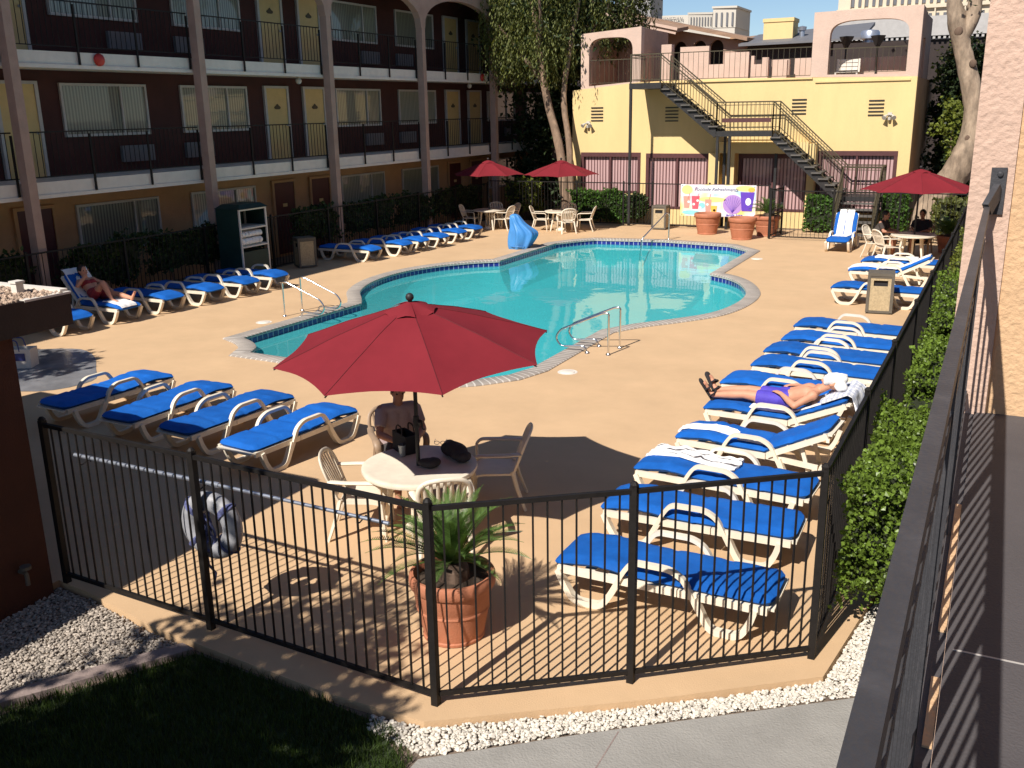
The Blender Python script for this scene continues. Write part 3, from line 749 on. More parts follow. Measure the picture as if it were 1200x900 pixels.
def far_towers():
    # cream facade with tall windows
    t = thing('cream_palace_hotel', 'cream palace style hotel with balustrades and tall windows rising far behind the right arch', 'building', (-32, 340, 0))
    mb = MB(); mb.box(-21, 60, 0, 30, 0, 70); mb.build('wall', 'farcream', t)
    for fl in range(3):
        mb = MB()
        for q in range(22):
            x = -17 + q * 2.1; z = 26 + fl * 8
            mb.box(x, x + .9, -.3, -.002, z, z + 5)
        o = mb.build('window_row', 'farwin', t)
        mb = MB(); mb.box(-21.3, 60, -1.0, -.35, 24.5 + fl * 8, 25.4 + fl * 8)
        for q in range(12): mb.box(-17.5 + q * 4.2, -17.1 + q * 4.2, -.9, -.35, 25.4 + fl * 8, 32.4 + fl * 8)
        mb.build('cornice', 'farcream', t)
    # white tower with a stepped end
    t = thing('white_hotel_tower', 'distant white hotel tower top with dark lettering, tallest at its right end', 'building', (-92.5, 311, -1.0))
    mb = MB(); mb.prism([(-16, 0), (-2, 4), (5, 8), (11.2, 10), (11.2, 30), (-16, 30)], 0, 29.5); mb.prism([(-15.8, -.1), (-2.2, 3.9), (-2.2, 29), (-15.8, 29)], 29.5, 33.5); mb.build('wall', 'farwhite', t, fix=True)
    mb = MB(); mb.prism([(-2.2, 4), (4.5, 7.6), (4.5, 29), (-2.2, 29)], 29.5, 33.6); mb.prism([(4.6, 7.7), (11.4, 9.9), (11.4, 29), (4.6, 29)], 29.5, 35.3); mb.build('crown', 'farwhite', t, fix=True)
    mb = MB(); mb.prism([(-2.5, 3.7), (4.6, 7.4), (4.6, 29), (-2.5, 29)], 33.6, 34.2); mb.prism([(4.3, 7.3), (11.8, 9.5), (11.8, 29), (4.3, 29)], 35.3, 35.9); mb.build('cornice', 'farwhite', t, fix=True)
    mb = MB()
    for q in range(8):
        x = -1.6 + q * .8; y = 4 + (x + 2.2) / 6.7 * 3.6
        mb.box(x, x + .28, y - .2, y, 30.2, 32.8)
    for q in range(4):
        x = 5.4 + q * 1.6; y = 7.7 + (x - 4.6) / 6.8 * 2.2
        mb.box(x, x + .55, y - .25, y, 30.0, 34.0)
    mb.build('window_row', 'farwin', t)
    cu = bpy.data.curves.new('lettering', 'FONT'); cu.body = 'VENETIAN'; cu.size = 1.35; cu.extrude = .05; cu.space_character = 1.1
    tmp = bpy.data.objects.new('lettering_tmp', cu); COL.objects.link(tmp)
    me = bpy.data.meshes.new_from_object(tmp.evaluated_get(bpy.context.evaluated_depsgraph_get())); bpy.data.objects.remove(tmp)
    o = bpy.data.objects.new('lettering', me); COL.objects.link(o); o.parent = t; me.materials.clear(); me.materials.append(MT['farwin'])
    o.matrix_local = Matrix.Translation((-10.2, 1.0, 31.95)) @ Matrix.Rotation(math.atan2(4, 14), 4, 'Z') @ Matrix.Rotation(PI / 2, 4, 'X')
    t = thing('grey_tower', 'distant plain grey tower block beside the pepper tree crown', 'building', (-110, 305, 0))
    mb = MB(); mb.box(-6, 6, 0, 12, 0, 44); mb.build('wall', 'fargrey', t)
    mb = MB(); mb.box(-6.2, 6.2, -.2, 12.2, 44, 45); mb.build('roof_edge', 'fargrey', t)
far_towers()

# ------------------------------------------------------------------ outside stair of the clubhouse
def stair():
    t = thing('outside_stair', 'black steel outside stair with olive railings zigzagging down the yellow wall', 'staircase', (-8.5, 35.2, 0))
    ox, oy = -8.5, 35.2
    def P(x, y, z): return (x - ox, y - oy, z)
    ya, yb = 34.35, 35.55
    def slab(n, x0, x1, y0, y1, z, m='stair', th=.14):
        mb = MB(); mb.box(x0 - ox, x1 - ox, y0 - oy, y1 - oy, z - th, z); mb.build(n, m, t)
    slab('landing', -12.45, -11.25, 34.3, 35.99, 5.12, th=.2); slab('landing', -9.2, -7.25, ya, yb, 3.42, th=.18); slab('landing', -4.85, -3.55, ya, yb, 1.26, th=.16)
    def flight(x0, z0, x1, z1, n):
        mb = MB()
        for y in (ya + .12, yb - .12): mb.beam(P(x0, y, z0 - .16), P(x1, y, z1 - .12), .07, .26)
        mb.build('stringer', 'stair', t)
        mb = MB()
        for i in range(n):
            f = (i + .5) / n; x = x0 + (x1 - x0) * f; z = z0 + (z1 - z0) * (i + 1) / (n + 1)
            mb.box(x - .17 - ox, x + .17 - ox, ya - oy, yb - oy, z - .045, z)
        mb.build('treads', 'tread', t)
    flight(-11.25, 5.1, -9.2, 3.42, 8); flight(-7.25, 3.42, -4.85, 1.26, 10)
    mb = MB()                                                           # last flight turns towards the pool
    n = 6
    for i in range(n): mb.box(-4.8 - ox, -3.6 - ox, ya - .26 * (i + 1) - oy - .03, ya - .26 * i - oy, 1.26 - .18 * (i + 1) - .05, 1.26 - .18 * (i + 1))
    mb.build('treads', 'tread', t)
    mb = MB()
    for x in (-4.83, -3.57): mb.beam(P(x, ya, 1.1), P(x, ya - 1.65, .0), .06, .26)
    mb.build('stringer', 'stair', t)
    def rail(pts, name='railing', h=.98, sp=.14):
        mb = MB()
        for a, b in zip(pts[:-1], pts[1:]):
            a, b = Vector(P(*a)), Vector(P(*b)); u = Vector((0, 0, 1))
            mb.beam(a + u * h, b + u * h, .04); mb.beam(a + u * (h - .1), b + u * (h - .1), .022); mb.beam(a + u * .12, b + u * .12, .022)
            n = max(2, int((b - a).length / sp))
            for i in range(n + 1): p = a.lerp(b, i / n); mb.beam(p + u * (.05 if i % n else -.1), p + u * h, .013 if i % n else .035)
        mb.build(name, 'stairrail', t)
    for y in (ya + .04, yb - .02):
        rail([(-11.3, y, 5.1), (-9.2, y, 3.42), (-7.25, y, 3.42), (-4.85, y, 1.26), (-3.6, y, 1.26)])
    rail([(-12.4, 34.34, 5.12), (-11.3, 34.34, 5.12)]); rail([(-12.42, 35.9, 5.12), (-12.42, 34.36, 5.12)])
    rail([(-4.8, ya, 1.26), (-4.8, ya - 1.56, .1)]); rail([(-3.58, yb, 1.26), (-3.58, ya, 1.26), (-3.58, ya - 1.56, .1)])
    for x, y in ((-12.4, 34.36), (-9.15, ya + .06), (-8.72, ya + .06), (-9.15, yb - .06), (-4.8, ya + .05), (-3.6, yb - .05), (-7.3, yb - .05)):
        top = 4.92 if x < -12 else 3.24 if x < -7 else 1.1
        mb = MB(); mb.beam(P(x, y, -.1), P(x, y, top), .09); mb.build('post', 'stair', t)
    mb = MB(); mb.box(-9.0 - ox, -7.3 - ox, ya - .02 - oy, ya + .01 - oy, 3.72, 3.86); mb.build('kick_board', 'maroonframe', t)
    return t
stair()
# ------------------------------------------------------------------ near left: rust brown service building with gravel roof
def service_building():
    t = thing('service_building', 'rust brown service building with a flat gravel roof beside the near fence', 'building', (-7.56, 5.28, 0))
    mb = MB(); mb.box(-5, 0, -9, 0, -.2, 2.46); mb.build('wall', 'brownwall', t)
    mb = MB(); mb.box(-5.2, .10, -9.2, .56, 2.44, 2.735); mb.box(-5.6, -1.46, -8, .98, 2.45, 2.80); mb.box(-6.5, -3.4, -8, 1.75, 2.5, 2.83); rf = mb.build('roof', 'darkfascia', t)  # out-of-view slabs added to carry the roof shadow farther over the loungers
    mb = MB()
    mb.box(-1.42, .06, .50, .58, 2.70, 2.765); mb.box(.02, .105, .1, .58, 2.722, 2.742); mb.build('roof_edge', 'white', rf)
    R = random.Random(9); mb = MB()
    for i in range(5500):
        x, y = R.uniform(-1.42, .085), R.uniform(-1.9, .5)
        s = .0145 * R.uniform(.6, 1.5); rz = Matrix.Rotation(R.uniform(0, 6.28), 3, 'Z') @ Matrix.Rotation(R.uniform(-.6, .6), 3, 'X'); sc = (R.uniform(.7, 1.3), R.uniform(.7, 1.3), R.uniform(.5, .9))
        mb.add([rz @ Vector((v.x * sc[0], v.y * sc[1], v.z * sc[2])) * s + Vector((x, y, 2.732 + s * R.uniform(0, .8))) for v in ICO_V], ICO_F)
    tag(mb.build('roof_gravel', 'roof_stone', rf), kind='stuff')
    mb = MB(); mb.tube(bend([(-2.5, -.05, 2.80), (-.62, .1, 2.82), (-.36, .18, 2.82), (-.35, .18, 2.7)], .04), .018); mb.build('conduit', 'stair', t)
    mb = MB(); mb.box(-.33, -.255, .3, .375, 2.735, 2.83); mb.box(-.34, -.245, .29, .385, 2.83, 2.85); mb.build('vent_box', 'white', t)
    mb = MB(); mb.tube(bend([(.02, -.55, 2.46), (.05, -.5, 2.2), (.03, -.5, .9)], .06), .014); mb.build('cable', 'black', t)
    mb = MB(); mb.tube(bend([(.0, -.3, .32), (.09, -.3, .32), (.09, -.3, .2)], .03), .02); mb.lathe([(0, .03), (.05, .03), (.05, 0), (0, 0)], 10, (.09, -.3, .36)); mb.build('hose_tap', 'binframe', t)
service_building()

# ------------------------------------------------------------------ right wing: the walkway the photographer stands on
def walkway_wing():
    t = thing('walkway_wing', 'pink stucco motel wing with a charcoal upper walkway and textured end pier', 'building', (0, 0, 0))
    m = MT['pinkrough'] = mat('rough pink stucco', (.55, .385, .30), .9, .08, 2, .6, 34, dirt=.2, dirt_scale=3)
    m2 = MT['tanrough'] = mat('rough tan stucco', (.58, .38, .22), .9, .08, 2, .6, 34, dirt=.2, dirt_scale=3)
    mb = MB(); mb.box(-.138, .05, 5.2, 6.0, -.2, 8.5); o = mb.build('pier', 'pinkrough', t)
    mb = MB(); mb.box(.051, 1.9, 5.215, 5.8, -.2, 8.5); mb.build('end_wall', 'tanrough', t)
    mb = MB(); mb.box(.0, 1.9, -4, 5.213, 2.55, 2.73); mb.build('walkway', 'darkgrey', t)
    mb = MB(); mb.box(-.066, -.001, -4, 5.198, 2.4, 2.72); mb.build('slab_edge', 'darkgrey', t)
    for a, b in ((2.25, 2.58), (2.85, 3.9)): mb = MB(); mb.box(-.026, -.003, a, b, 2.7205, 2.727); mb.build('sunlit_edge_strip', 'tanrough', t)  # sunlit stretches of the slab edge, painted as tan strips
    mb = MB(); mb.box(1.91, 6, -4, 34, -.2, 8.5); mb.build('wall', 'pink', t)
    mb = MB(); mb.box(.3, 1.909, 6.1, 34, 2.45, 2.73); mb.build('walkway_slab', 'white', t)
    mb = MB(); mb.box(.02, 1.9, 2.74, 2.747, 2.7295, 2.7315); mb.build('floor_joint', 'frame', t)
    r = thing('walkway_railing', 'near charcoal painted railing with narrow top bar along the upper walkway', 'railing', (-.05, 0, 2.73))
    mb = MB(); mb.box(-.013, .013, -3, 5.18, 1.0, 1.045); mb.build('top_bar', 'railblack', r)
    mb = MB(); mb.box(-.009, .009, -3, 5.18, .86, .885); mb.box(-.009, .009, -3, 5.18, .09, .115); mb.build('rail', 'railblack', r)
    mb = MB(); y = -3 + .055
    while y < 5.15: mb.box(-.005, .005, y - .005, y + .005, .115, .86); mb.box(-.005, .005, y - .005, y + .005, .885, 1.0); y += .135
    mb.build('pickets', 'railblack', r)
    for y in (-1.2, .45, 2.15, 3.6):
        mb = MB(); mb.box(-.0125, .0125, y - .0125, y + .0125, -.006, 1.0); mb.build('post', 'railblack', r)
    mb = MB(); mb.box(.0, .068, 5.186, 5.199, 1.0, 1.22); mb.lathe([(0, .012), (.012, .01), (.014, 0)], 8, (0, 0, 0)); mb.v[-24:] = [(x + .04, 5.186 - z, y + 1.19) for x, y, z in mb.v[-24:]]; mb.beam((0, 5.1, 1.03), (.04, 5.19, 1.12), .03, .07); mb.build('wall_bracket', 'railblack', r)
walkway_wing()

# ------------------------------------------------------------------ fences
def fence(name, label, pts, h, sp, post_at_ends=(True, True), post_step=2.2, z0=.06, parent=None, mname='black', bar=.013, postw=.055, double=False, group=None):
    o0 = Vector((pts[0][0], pts[0][1], 0))
    t = thing(name, label, 'fence', o0, 0, group)
    posts = []
    for a, b in zip(pts[:-1], pts[1:]):
        a, b = Vector((*a, 0)) - o0, Vector((*b, 0)) - o0; L = (b - a).length; k = max(1, round(L / post_step)); u = (b - a).normalized()
        for i in range(k):
            p, q = a.lerp(b, i / k), a.lerp(b, (i + 1) / k)
            posts.append(p)
            mb = MB(); z = Vector((0, 0, 1))
            mb.beam(p + z * (h - .02) + u * .028, q + z * (h - .02) - u * .028, .035, .035); mb.beam(p + z * (z0 + .03) + u * .028, q + z * (z0 + .03) - u * .028, .03, .035)
            if double: mb.beam(p + z * (h - .16) + u * .028, q + z * (h - .16) - u * .028, .03, .025)
            n = max(2, round((q - p).length / sp))
            for j in range(1, n): c = p.lerp(q, j / n); mb.beam(c + z * (z0 + .04), c + z * (h - .035), bar, bar, up=u)
            mb.build('panel', mname, t)
        if (Vector((*pts[-1], 0)) - o0 - b).length < 1e-6: posts.append(b)
    for i, p in enumerate(posts):
        if i == 0 and not post_at_ends[0] or i == len(posts) - 1 and not post_at_ends[1]: continue
        mb = MB(); mb.box(p.x - postw / 2, p.x + postw / 2, p.y - postw / 2, p.y + postw / 2, 0, h + .02)
        mb.lathe([(postw * .62, h + .02), (postw * .62, h + .035), (postw * .3, h + .055), (0, h + .058)], 8, (p.x, p.y, 0)); mb.build('post', mname, t)
    return t
fence('pool_fence', 'black steel picket fence nearest the camera bending round the front of the pool deck', [(-7.55, 5.43), (-5.67, 5.36), (-3.35, 5.25), (-2.14, 6.14), (-.95, 7.07)], 1.6, .108, post_step=2.6)
fence('pool_fence', 'long black picket fence running beside the hedge along the right edge of the deck', [(-.95, 7.14), (-.9, 11.5), (-.8, 22), (-.75, 32.3)], 1.6, .11, (False, True), 2.4)
fence('pool_fence', 'shaded black picket fence in front of the hedges below the maroon motel', [(-18.3, 3), (-18.3, 34.2)], 1.5, .13, (True, True), 2.6)
fence('pool_fence', 'thin black fence carrying the drinks banner in front of the clubhouse', [(-18.25, 34.22), (-12.6, 34.3), (-11.45, 34.25), (-7.2, 34.25)], 1.6, .13, (False, True), 2.2)
fence('pool_fence', 'thin black fence in front of the foot of the outside stair', [(-6.72, 32.3), (-.78, 32.32)], 1.6, .13, (True, False), 2.0)
g = thing('pool_gate', 'open black picket gate standing ajar behind the terracotta pots', 'gate', (-6.75, 32.34, 0), rad(83))
mb = MB()
for z in (.1, .78, 1.58): mb.box(0, 1.25, -.018, .018, z - .02, z + .02)
for i in range(10): x = .06 + i * .125; mb.box(x - .007, x + .007, -.007, .007, .1, 1.58)
mb.build('panel', 'black', g)
mb = MB(); mb.box(-.02, .03, -.03, .03, .02, 1.66); mb.box(1.23, 1.28, -.03, .03, .02, 1.66); mb.build('frame', 'black', g)
mb = MB(); mb.box(1.12, 1.2, -.03, .03, .95, 1.1); mb.build('latch', 'silver', g)

# ------------------------------------------------------------------ hedges
def hedge(name, label, x0, x1, y0, y1, z0, z1, n, size, m, seed=1, bumpy=.08, group=None, cat='hedge', ground=0., tips=None, rounded=0):
    R = random.Random(seed)
    t = thing(name, label, cat, ((x0 + x1) / 2, (y0 + y1) / 2, ground), 0, group)
    cx, cy = (x1 - x0) / 2, (y1 - y0) / 2
    def shape(p, f=1.):
        x, y, z = p
        if rounded:
            v = Vector((x / cx, y / cy, (z - (z0 + z1) / 2) / ((z1 - z0) / 2))); l = max(abs(c) for c in v); q = v.length
            if q > 0: v = v * (l / q) * rounded + v * (1 - rounded)
            x, y, z = v.x * cx, v.y * cy, v.z * (z1 - z0) / 2 + (z0 + z1) / 2
        d = noise.noise(Vector((x + t.location.x, y + t.location.y, z)) * 1.9) * bumpy * 1.6 + noise.noise(Vector((x, y, z)) * 6 + Vector((seed, 0, 0))) * bumpy
        c = Vector((0, 0, (z0 + z1) / 2)); v = Vector((x, y, z)) - c
        return c + v * (f * (1 + d / max(.2, min(cx, cy))))
    mb = MB(); k = 7
    faces = []
    def grid(f):
        o = len(mb.v)
        for i in range(k + 1):
            for j in range(k + 1): mb.v.append(tuple(shape(f(-1 + 2 * i / k, -1 + 2 * j / k), .86)))
        for i in range(k):
            for j in range(k): a = o + i * (k + 1) + j; mb.f.append((a, a + 1, a + k + 2, a + k + 1))
    zc, zr = (z0 + z1) / 2, (z1 - z0) / 2
    for s in (-1, 1):
        grid(lambda a, b: (s * cx, a * cy, zc + b * zr)); grid(lambda a, b: (a * cx, s * cy, zc + b * zr)); grid(lambda a, b: (a * cx, b * cy, zc + s * zr))
    mb.build('twigs', 'hedgecore', t, fix=True)
    for i in range(max(1, int(2 * cy / .8))):
        mb = MB(); y = -cy + 2 * cy * (i + .5) / max(1, int(2 * cy / .8)); mb.tube([(0, y, -.02), (.02, y + .03, z0 * .5), (-.02, y, z0 + .15)], .03, 6); mb.build('stem', 'barkdark', t)
    A = [4 * cy * 2 * zr, 4 * cx * 2 * zr, 4 * cx * cy * 1.25]; tot = sum(A); pts = []
    for i in range(n):
        r = R.uniform(0, tot); a, b = R.uniform(-1, 1), R.uniform(-1, 1); s = R.choice((-1, 1)); f = R.uniform(.86, 1.04)
        if r < A[0]: p = (s * cx, a * cy, zc + b * zr)
        elif r < A[0] + A[1]: p = (a * cx, s * cy, zc + b * zr)
        else: p = (a * cx, b * cy, zc + (1 if R.random() < .8 else -1) * zr)
        pts.append(shape(p, f))
    mb = MB(); leaves(mb, pts, size, .5, R); mb.build('foliage', m, t)
    return t
hedge('boxwood_hedge', 'nearest clipped hedge beside the walkway railing, yellowish on its flat top', -.84, -.14, 7.5, 10.25, .32, 1.33, 19000, .042, 'leaf_hedge', 1, .05, 'hedges outside the right fence', ground=-.06)
hedge('boxwood_hedge', 'glossy dark hedge second from the near end outside the right fence', -.70, -.12, 10.9, 13.6, .3, 1.42, 11000, .046, 'leaf_hedge', 2, .08, 'hedges outside the right fence', ground=-.06)
hedge('boxwood_hedge', 'hedge with bright new shoots beyond the dark glossy one, seen left of the pink pier', -.68, -.1, 14, 18.2, .3, 1.4, 10000, .05, 'leaf_hedge', 3, .09, 'hedges outside the right fence', ground=-.06)
hedge('boxwood_hedge', 'farthest narrow hedge outside the right fence, beside the trash bin', -.64, -.1, 18.8, 25.5, .3, 1.4, 8000, .06, 'leaf_light', 4, .09, 'hedges outside the right fence', ground=-.06)
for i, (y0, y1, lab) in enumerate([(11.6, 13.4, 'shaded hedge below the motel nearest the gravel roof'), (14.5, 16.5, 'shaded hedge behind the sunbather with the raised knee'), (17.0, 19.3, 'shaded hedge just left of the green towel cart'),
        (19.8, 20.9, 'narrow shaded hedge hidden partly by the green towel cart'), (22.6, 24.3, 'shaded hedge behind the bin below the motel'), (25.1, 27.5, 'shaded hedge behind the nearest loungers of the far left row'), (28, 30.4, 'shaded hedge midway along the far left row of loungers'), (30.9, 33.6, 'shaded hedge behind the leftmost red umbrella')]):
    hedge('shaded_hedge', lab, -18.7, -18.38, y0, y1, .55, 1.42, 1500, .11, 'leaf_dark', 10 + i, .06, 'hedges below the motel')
hedge('boxwood_hedge', 'bright clipped hedge under the first pink window of the clubhouse', -14.9, -12.75, 34.75, 35.3, .12, 1.1, 4200, .10, 'leaf_box', 21, .07, 'hedges by the clubhouse')
hedge('round_bush', 'dull round clipped bush at the end of the hedge beside the sand coloured bin', -12.9, -11.95, 34.7, 35.5, .08, 1.12, 1500, .10, 'leaf_dark', 22, .05, 'hedges by the clubhouse', 'bush', rounded=.9)
hedge('boxwood_hedge', 'clipped bush between the open gate and the outside stair', -5.95, -5.05, 34.3, 35.2, .12, 1.2, 2000, .10, 'leaf_box', 23, .07, 'hedges by the clubhouse')
hedge('boxwood_hedge', 'clipped bush right of the outside stair behind the umbrella table', -3.45, -2.75, 34.2, 35.2, .15, 1.35, 1800, .10, 'leaf_box', 24, .08, 'hedges by the clubhouse')
hedge('flowering_shrub', 'loose pale green shrub under the two far umbrellas', -17.9, -16.9, 35.0, 36.2, .3, 1.5, 1200, .13, 'leaf_light', 25, .16, None, 'shrub')
hedge('spreading_shrub', 'low spreading shrub by the leaning trunk in the far right corner', -1.75, -.85, 33.4, 34.6, .2, 1.15, 1100, .14, 'leaf_tree', 26, .16, None, 'shrub')

# ------------------------------------------------------------------ trees
def bark_tube(mb, pts, rs, n=14, seed=1, amp=.10):
    P = []; Rr = []
    k = len(pts)
    V = [Vector(p) for p in pts]
    for i in range(k - 1):
        p0, p1, p2, p3 = V[max(0, i - 1)], V[i], V[i + 1], V[min(k - 1, i + 2)]
        for j in range(5):
            t = j / 5; P.append(.5 * ((2 * p1) + (p2 - p0) * t + (2 * p0 - 5 * p1 + 4 * p2 - p3) * t * t + (3 * p1 - p0 - 3 * p2 + p3) * t ** 3)); Rr.append(rs[i] * (1 - t) + rs[i + 1] * t)
    P.append(V[-1]); Rr.append(rs[-1]); o = len(mb.v)
    mb.tube(P, Rr, n)
    for i in range(len(P)):
        for j in range(n):
            v = Vector(mb.v[o + i * n + j]); d = v - P[i]; f = 1 + amp * 2 * noise.noise(Vector((v.x * 1.7, v.y * 1.7, v.z * .9)) + Vector((seed, 0, 0))) + amp * noise.noise(v * 5)
            mb.v[o + i * n + j] = tuple(P[i] + d * f)
# pepper tree left of the clubhouse: two bare leaning trunks, hanging sprays of foliage
def pepper_tree():
    R = random.Random(5)
    t = thing('pepper_tree', 'pepper tree with pale leaning trunk and hanging foliage between the motel and the yellow clubhouse', 'tree', (-15.55, 35.2, 0))
    mb = MB(); bark_tube(mb, [(.25, 0, -.1), (.12, 0, 1.5), (-.1, 0, 3.0), (-.6, .05, 4.6), (-.9, 0, 6.4), (-1.3, .2, 8.6)], [.22, .19, .165, .15, .13, .08], seed=1); mb.build('trunk', 'barkpepper', t, smooth=60)
    mb = MB(); bark_tube(mb, [(.42, .1, -.1), (.36, .1, 1.6), (.30, .1, 3.0), (-.05, .4, 4.8), (.1, .9, 7), (.4, 1.2, 9)], [.15, .13, .12, .11, .1, .06], seed=2); mb.build('trunk', 'barkpepper', t, smooth=60)
    for a in [((-.7, 0, 5.2), (-1.5, -.3, 6.3), (-2.4, -.5, 7.4)), ((-.9, 0, 6.4), (-.6, -.5, 7.4), (-.5, -.8, 8.2)), ((-1.2, .1, 8), (-2, .8, 9), (-2.6, 1, 9.6))]:
        mb = MB(); bark_tube(mb, a, [.11, .08, .04], 8); mb.build('limb', 'barkdark', t, smooth=60)
    mb = MB()
    def strand(x, y, z, L):
        n = int(L / .055); px, py = R.gauss(0, .1), R.gauss(0, .1)
        for i in range(n):
            f = i / n; q = Vector((x + px * f + R.gauss(0, .05), y + py * f + R.gauss(0, .05), z - L * f))
            a = R.uniform(0, 6.28); d = Vector((math.cos(a) * .55, math.sin(a) * .55, -.8)).normalized(); s = R.uniform(.10, .2); w = Vector((-math.sin(a), math.cos(a), 0)) * s * .16
            mb.add([q, q + d * s * .5 + w, q + d * s, q + d * s * .5 - w], [(0, 1, 2, 3)])
    def low(x):                                                         # how far down the curtain of sprays reaches along the crown
        pts = [(-3.2, 6.3), (-2.6, 5.0), (-2.1, 4.85), (-1.4, 5.3), (-.8, 5.3), (-.2, 4.9), (.4, 5.3), (.8, 5.9), (1.6, 6.7), (2.6, 6.9), (3.4, 7.6)]
        for (a, za), (b, zb) in zip(pts[:-1], pts[1:]):
            if a <= x <= b: return za + (zb - za) * (x - a) / (b - a)
        return 7.5
    for i in range(1080):
        x = R.uniform(-3.1, 1.9); y = R.gauss(.1, .8) + max(0, x + .6) * 1.6; zl = low(x) + abs(R.gauss(0, .5)); L = R.uniform(.7, 2.2)
        if R.random() < .25 : L *= .6
        strand(x, y, zl + L + R.choice((0, 0, .8, 1.6, 2.6)), L)
    mb.build('crown', 'leaf_tree', t)
    mb = MB(); pts = []
    for i in range(7000):
        x, z = R.gauss(-.3, 1.4), R.gauss(8.2, 1.3); y = R.gauss(.8, .8) + max(0, x + .6) * 1.3
        if z > low(max(-3.2, min(3.4, x))) + .3 and x < 2.0: pts.append((x, y, z))
    leaves(mb, pts, .2, -.3, R, .25); mb.build('crown', 'leaf_euc', t)
pepper_tree()
def dark_tree():
    R = random.Random(6)
    t = thing('evergreen_tree', 'dark bushy tree filling the gap behind the pepper tree trunks', 'tree', (-17.3, 38.3, 0))
    mb = MB(); bark_tube(mb, [(0, 0, -.1), (.1, 0, 3), (0, 0, 7)], [.2, .16, .08]); mb.build('trunk', 'barkdark', t)
    mb = MB(); pts = []
    cl = [(R.uniform(-1.5, 1.3), R.uniform(-.8, .8), R.uniform(.6, 8.6)) for _ in range(100)]
    for c in cl:
        for i in range(110): pts.append((c[0] + R.gauss(0, .35), c[1] + R.gauss(0, .35), c[2] + R.gauss(0, .35)))
    leaves(mb, pts, .2, 0, R, .35); mb.build('crown', 'leaf_euc', t)
dark_tree()
def big_trunk_tree():
    R = random.Random(8)
    t = thing('eucalyptus_tree', 'large tree with thick pale bent trunk and pruning scars beside the clubhouse', 'tree', (-2.2, 37.4, 0))
    mb = MB(); bark_tube(mb, [(-.25, 0, -.2), (-.05, 0, .5), (.4, 0, 1.4), (.95, 0, 2.3), (1.12, 0, 3.1), (1.02, 0, 4.1), (.8, 0, 5.2), (.5, 0, 6.2), (.25, 0, 6.9), (.05, -.1, 7.9), (-.1, -.2, 9.5)], [.62, .5, .46, .46, .36, .31, .30, .28, .3, .2, .14], 36, 4, .14); mb.build('trunk', 'bark', t, smooth=60)
    mb = MB(); bark_tube(mb, [(.42, 0, 6.3), (.72, .1, 7.1), (.8, .2, 8.2), (1.1, .3, 10)], [.26, .22, .2, .12], 14, 5); mb.build('limb', 'bark', t, smooth=60)
    mb = MB(); bark_tube(mb, [(1.0, .1, 2.5), (1.5, .2, 3.3), (1.65, .2, 3.8)], [.2, .19, .15], 12, 6); mb.build('limb', 'bark', t, smooth=60)
    for c, r in (((1.02, -.33, 3.05), .13), ((.9, -.26, 5.5), .12), ((.35, -.26, 6.55), .14)):
        mb = MB(); mb.ball(c, r, (1, .45, 1.15), 14, 8); mb.build('bark_scar', 'barkdark', t, smooth=80)
    mb = MB(); pts = []
    for c in [(R.uniform(-2.2, 3), R.uniform(-1.5, 1.5), R.uniform(9.2, 12.5)) for _ in range(46)] + [(1.35, -.3, 7.9), (1.5, -.2, 8.15), (.9, .2, 8.6)]:
        for i in range(70): pts.append((c[0] + R.gauss(0, .4), c[1] + R.gauss(0, .4), c[2] + R.gauss(0, .28)))
    leaves(mb, pts, .2, -.4, R, .25); mb.build('crown', 'leaf_euc', t)
    # shrubs and climbers behind the trunk
    def bushy(name, label, loc, cl, n, size, m, sp=.3):
        t = thing(name, label, 'tree', loc)
        mb = MB(); mb.tube([(0, 0, -.1), (.05, 0, 1), (0, .05, max(c[2] for c in cl) * .8)], [.08, .07, .04], 8); mb.build('trunk', 'barkdark', t)
        pts = []
        for c in cl:
            for i in range(n): pts.append((c[0] + R.gauss(0, sp), c[1] + R.gauss(0, sp), c[2] + R.gauss(0, sp)))
        mb = MB(); leaves(mb, pts, size, 0, R, .4); mb.build('crown', m, t)
    bushy('leafy_sapling', 'bright leafed sapling against the shaded side wall left of the thick trunk', (-1.75, 37.9, 0), [(R.uniform(-.5, .35), R.uniform(-.3, .3), R.uniform(1.8, 4.1)) for _ in range(14)], 50, .16, 'leaf_light', .2)
    bushy('evergreen_tree', 'dark leafy tree filling the gap between thick trunk and pink pier', (-.5, 41, 0), [(R.uniform(-1.9, 1.3), R.uniform(-.4, .8), R.uniform(.1, 5.9)) for _ in range(90)], 110, .2, 'leaf_euc')
    bushy('climbing_tree', 'olive green tree behind the clubhouse corner above the sapling', (-2.4, 42.5, 0), [(R.uniform(-.1, 1.6), R.uniform(-.4, .4), R.uniform(3, 6.4)) for _ in range(26)], 70, .17, 'leaf_tree')
big_trunk_tree()
def shade_tree(loc, label, rx, ry, rz_, zc, n, size=.13, seed=2):
    R = random.Random(seed)
    t = thing('shade_tree', label, 'tree', loc)
    mb = MB(); bark_tube(mb, [(0, 0, -.15), (.1, 0, 1.4), (0, .1, zc - .6), (0, 0, zc + .8)], [.17, .13, .11, .05]); mb.build('trunk', 'barkdark', t, smooth=60)
    mb = MB(); pts = []
    for i in range(n):
        v = Vector((R.gauss(0, 1), R.gauss(0, 1), R.gauss(0, 1))).normalized() * R.random() ** .4
        c = Vector((v.x * rx, v.y * ry, zc + v.z * rz_))
        for j in range(26): pts.append(c + Vector((R.gauss(0, .17), R.gauss(0, .17), R.gauss(0, .14))))
    leaves(mb, pts, size, 0, R, .42); mb.build('crown', 'leaf_hedge', t)
shade_tree((-5.75, -.75, -.07), 'leafy tree out of view at the left whose dappled shade covers the lawn', 1.45, 2.45, 1.6, 4.6, 370)
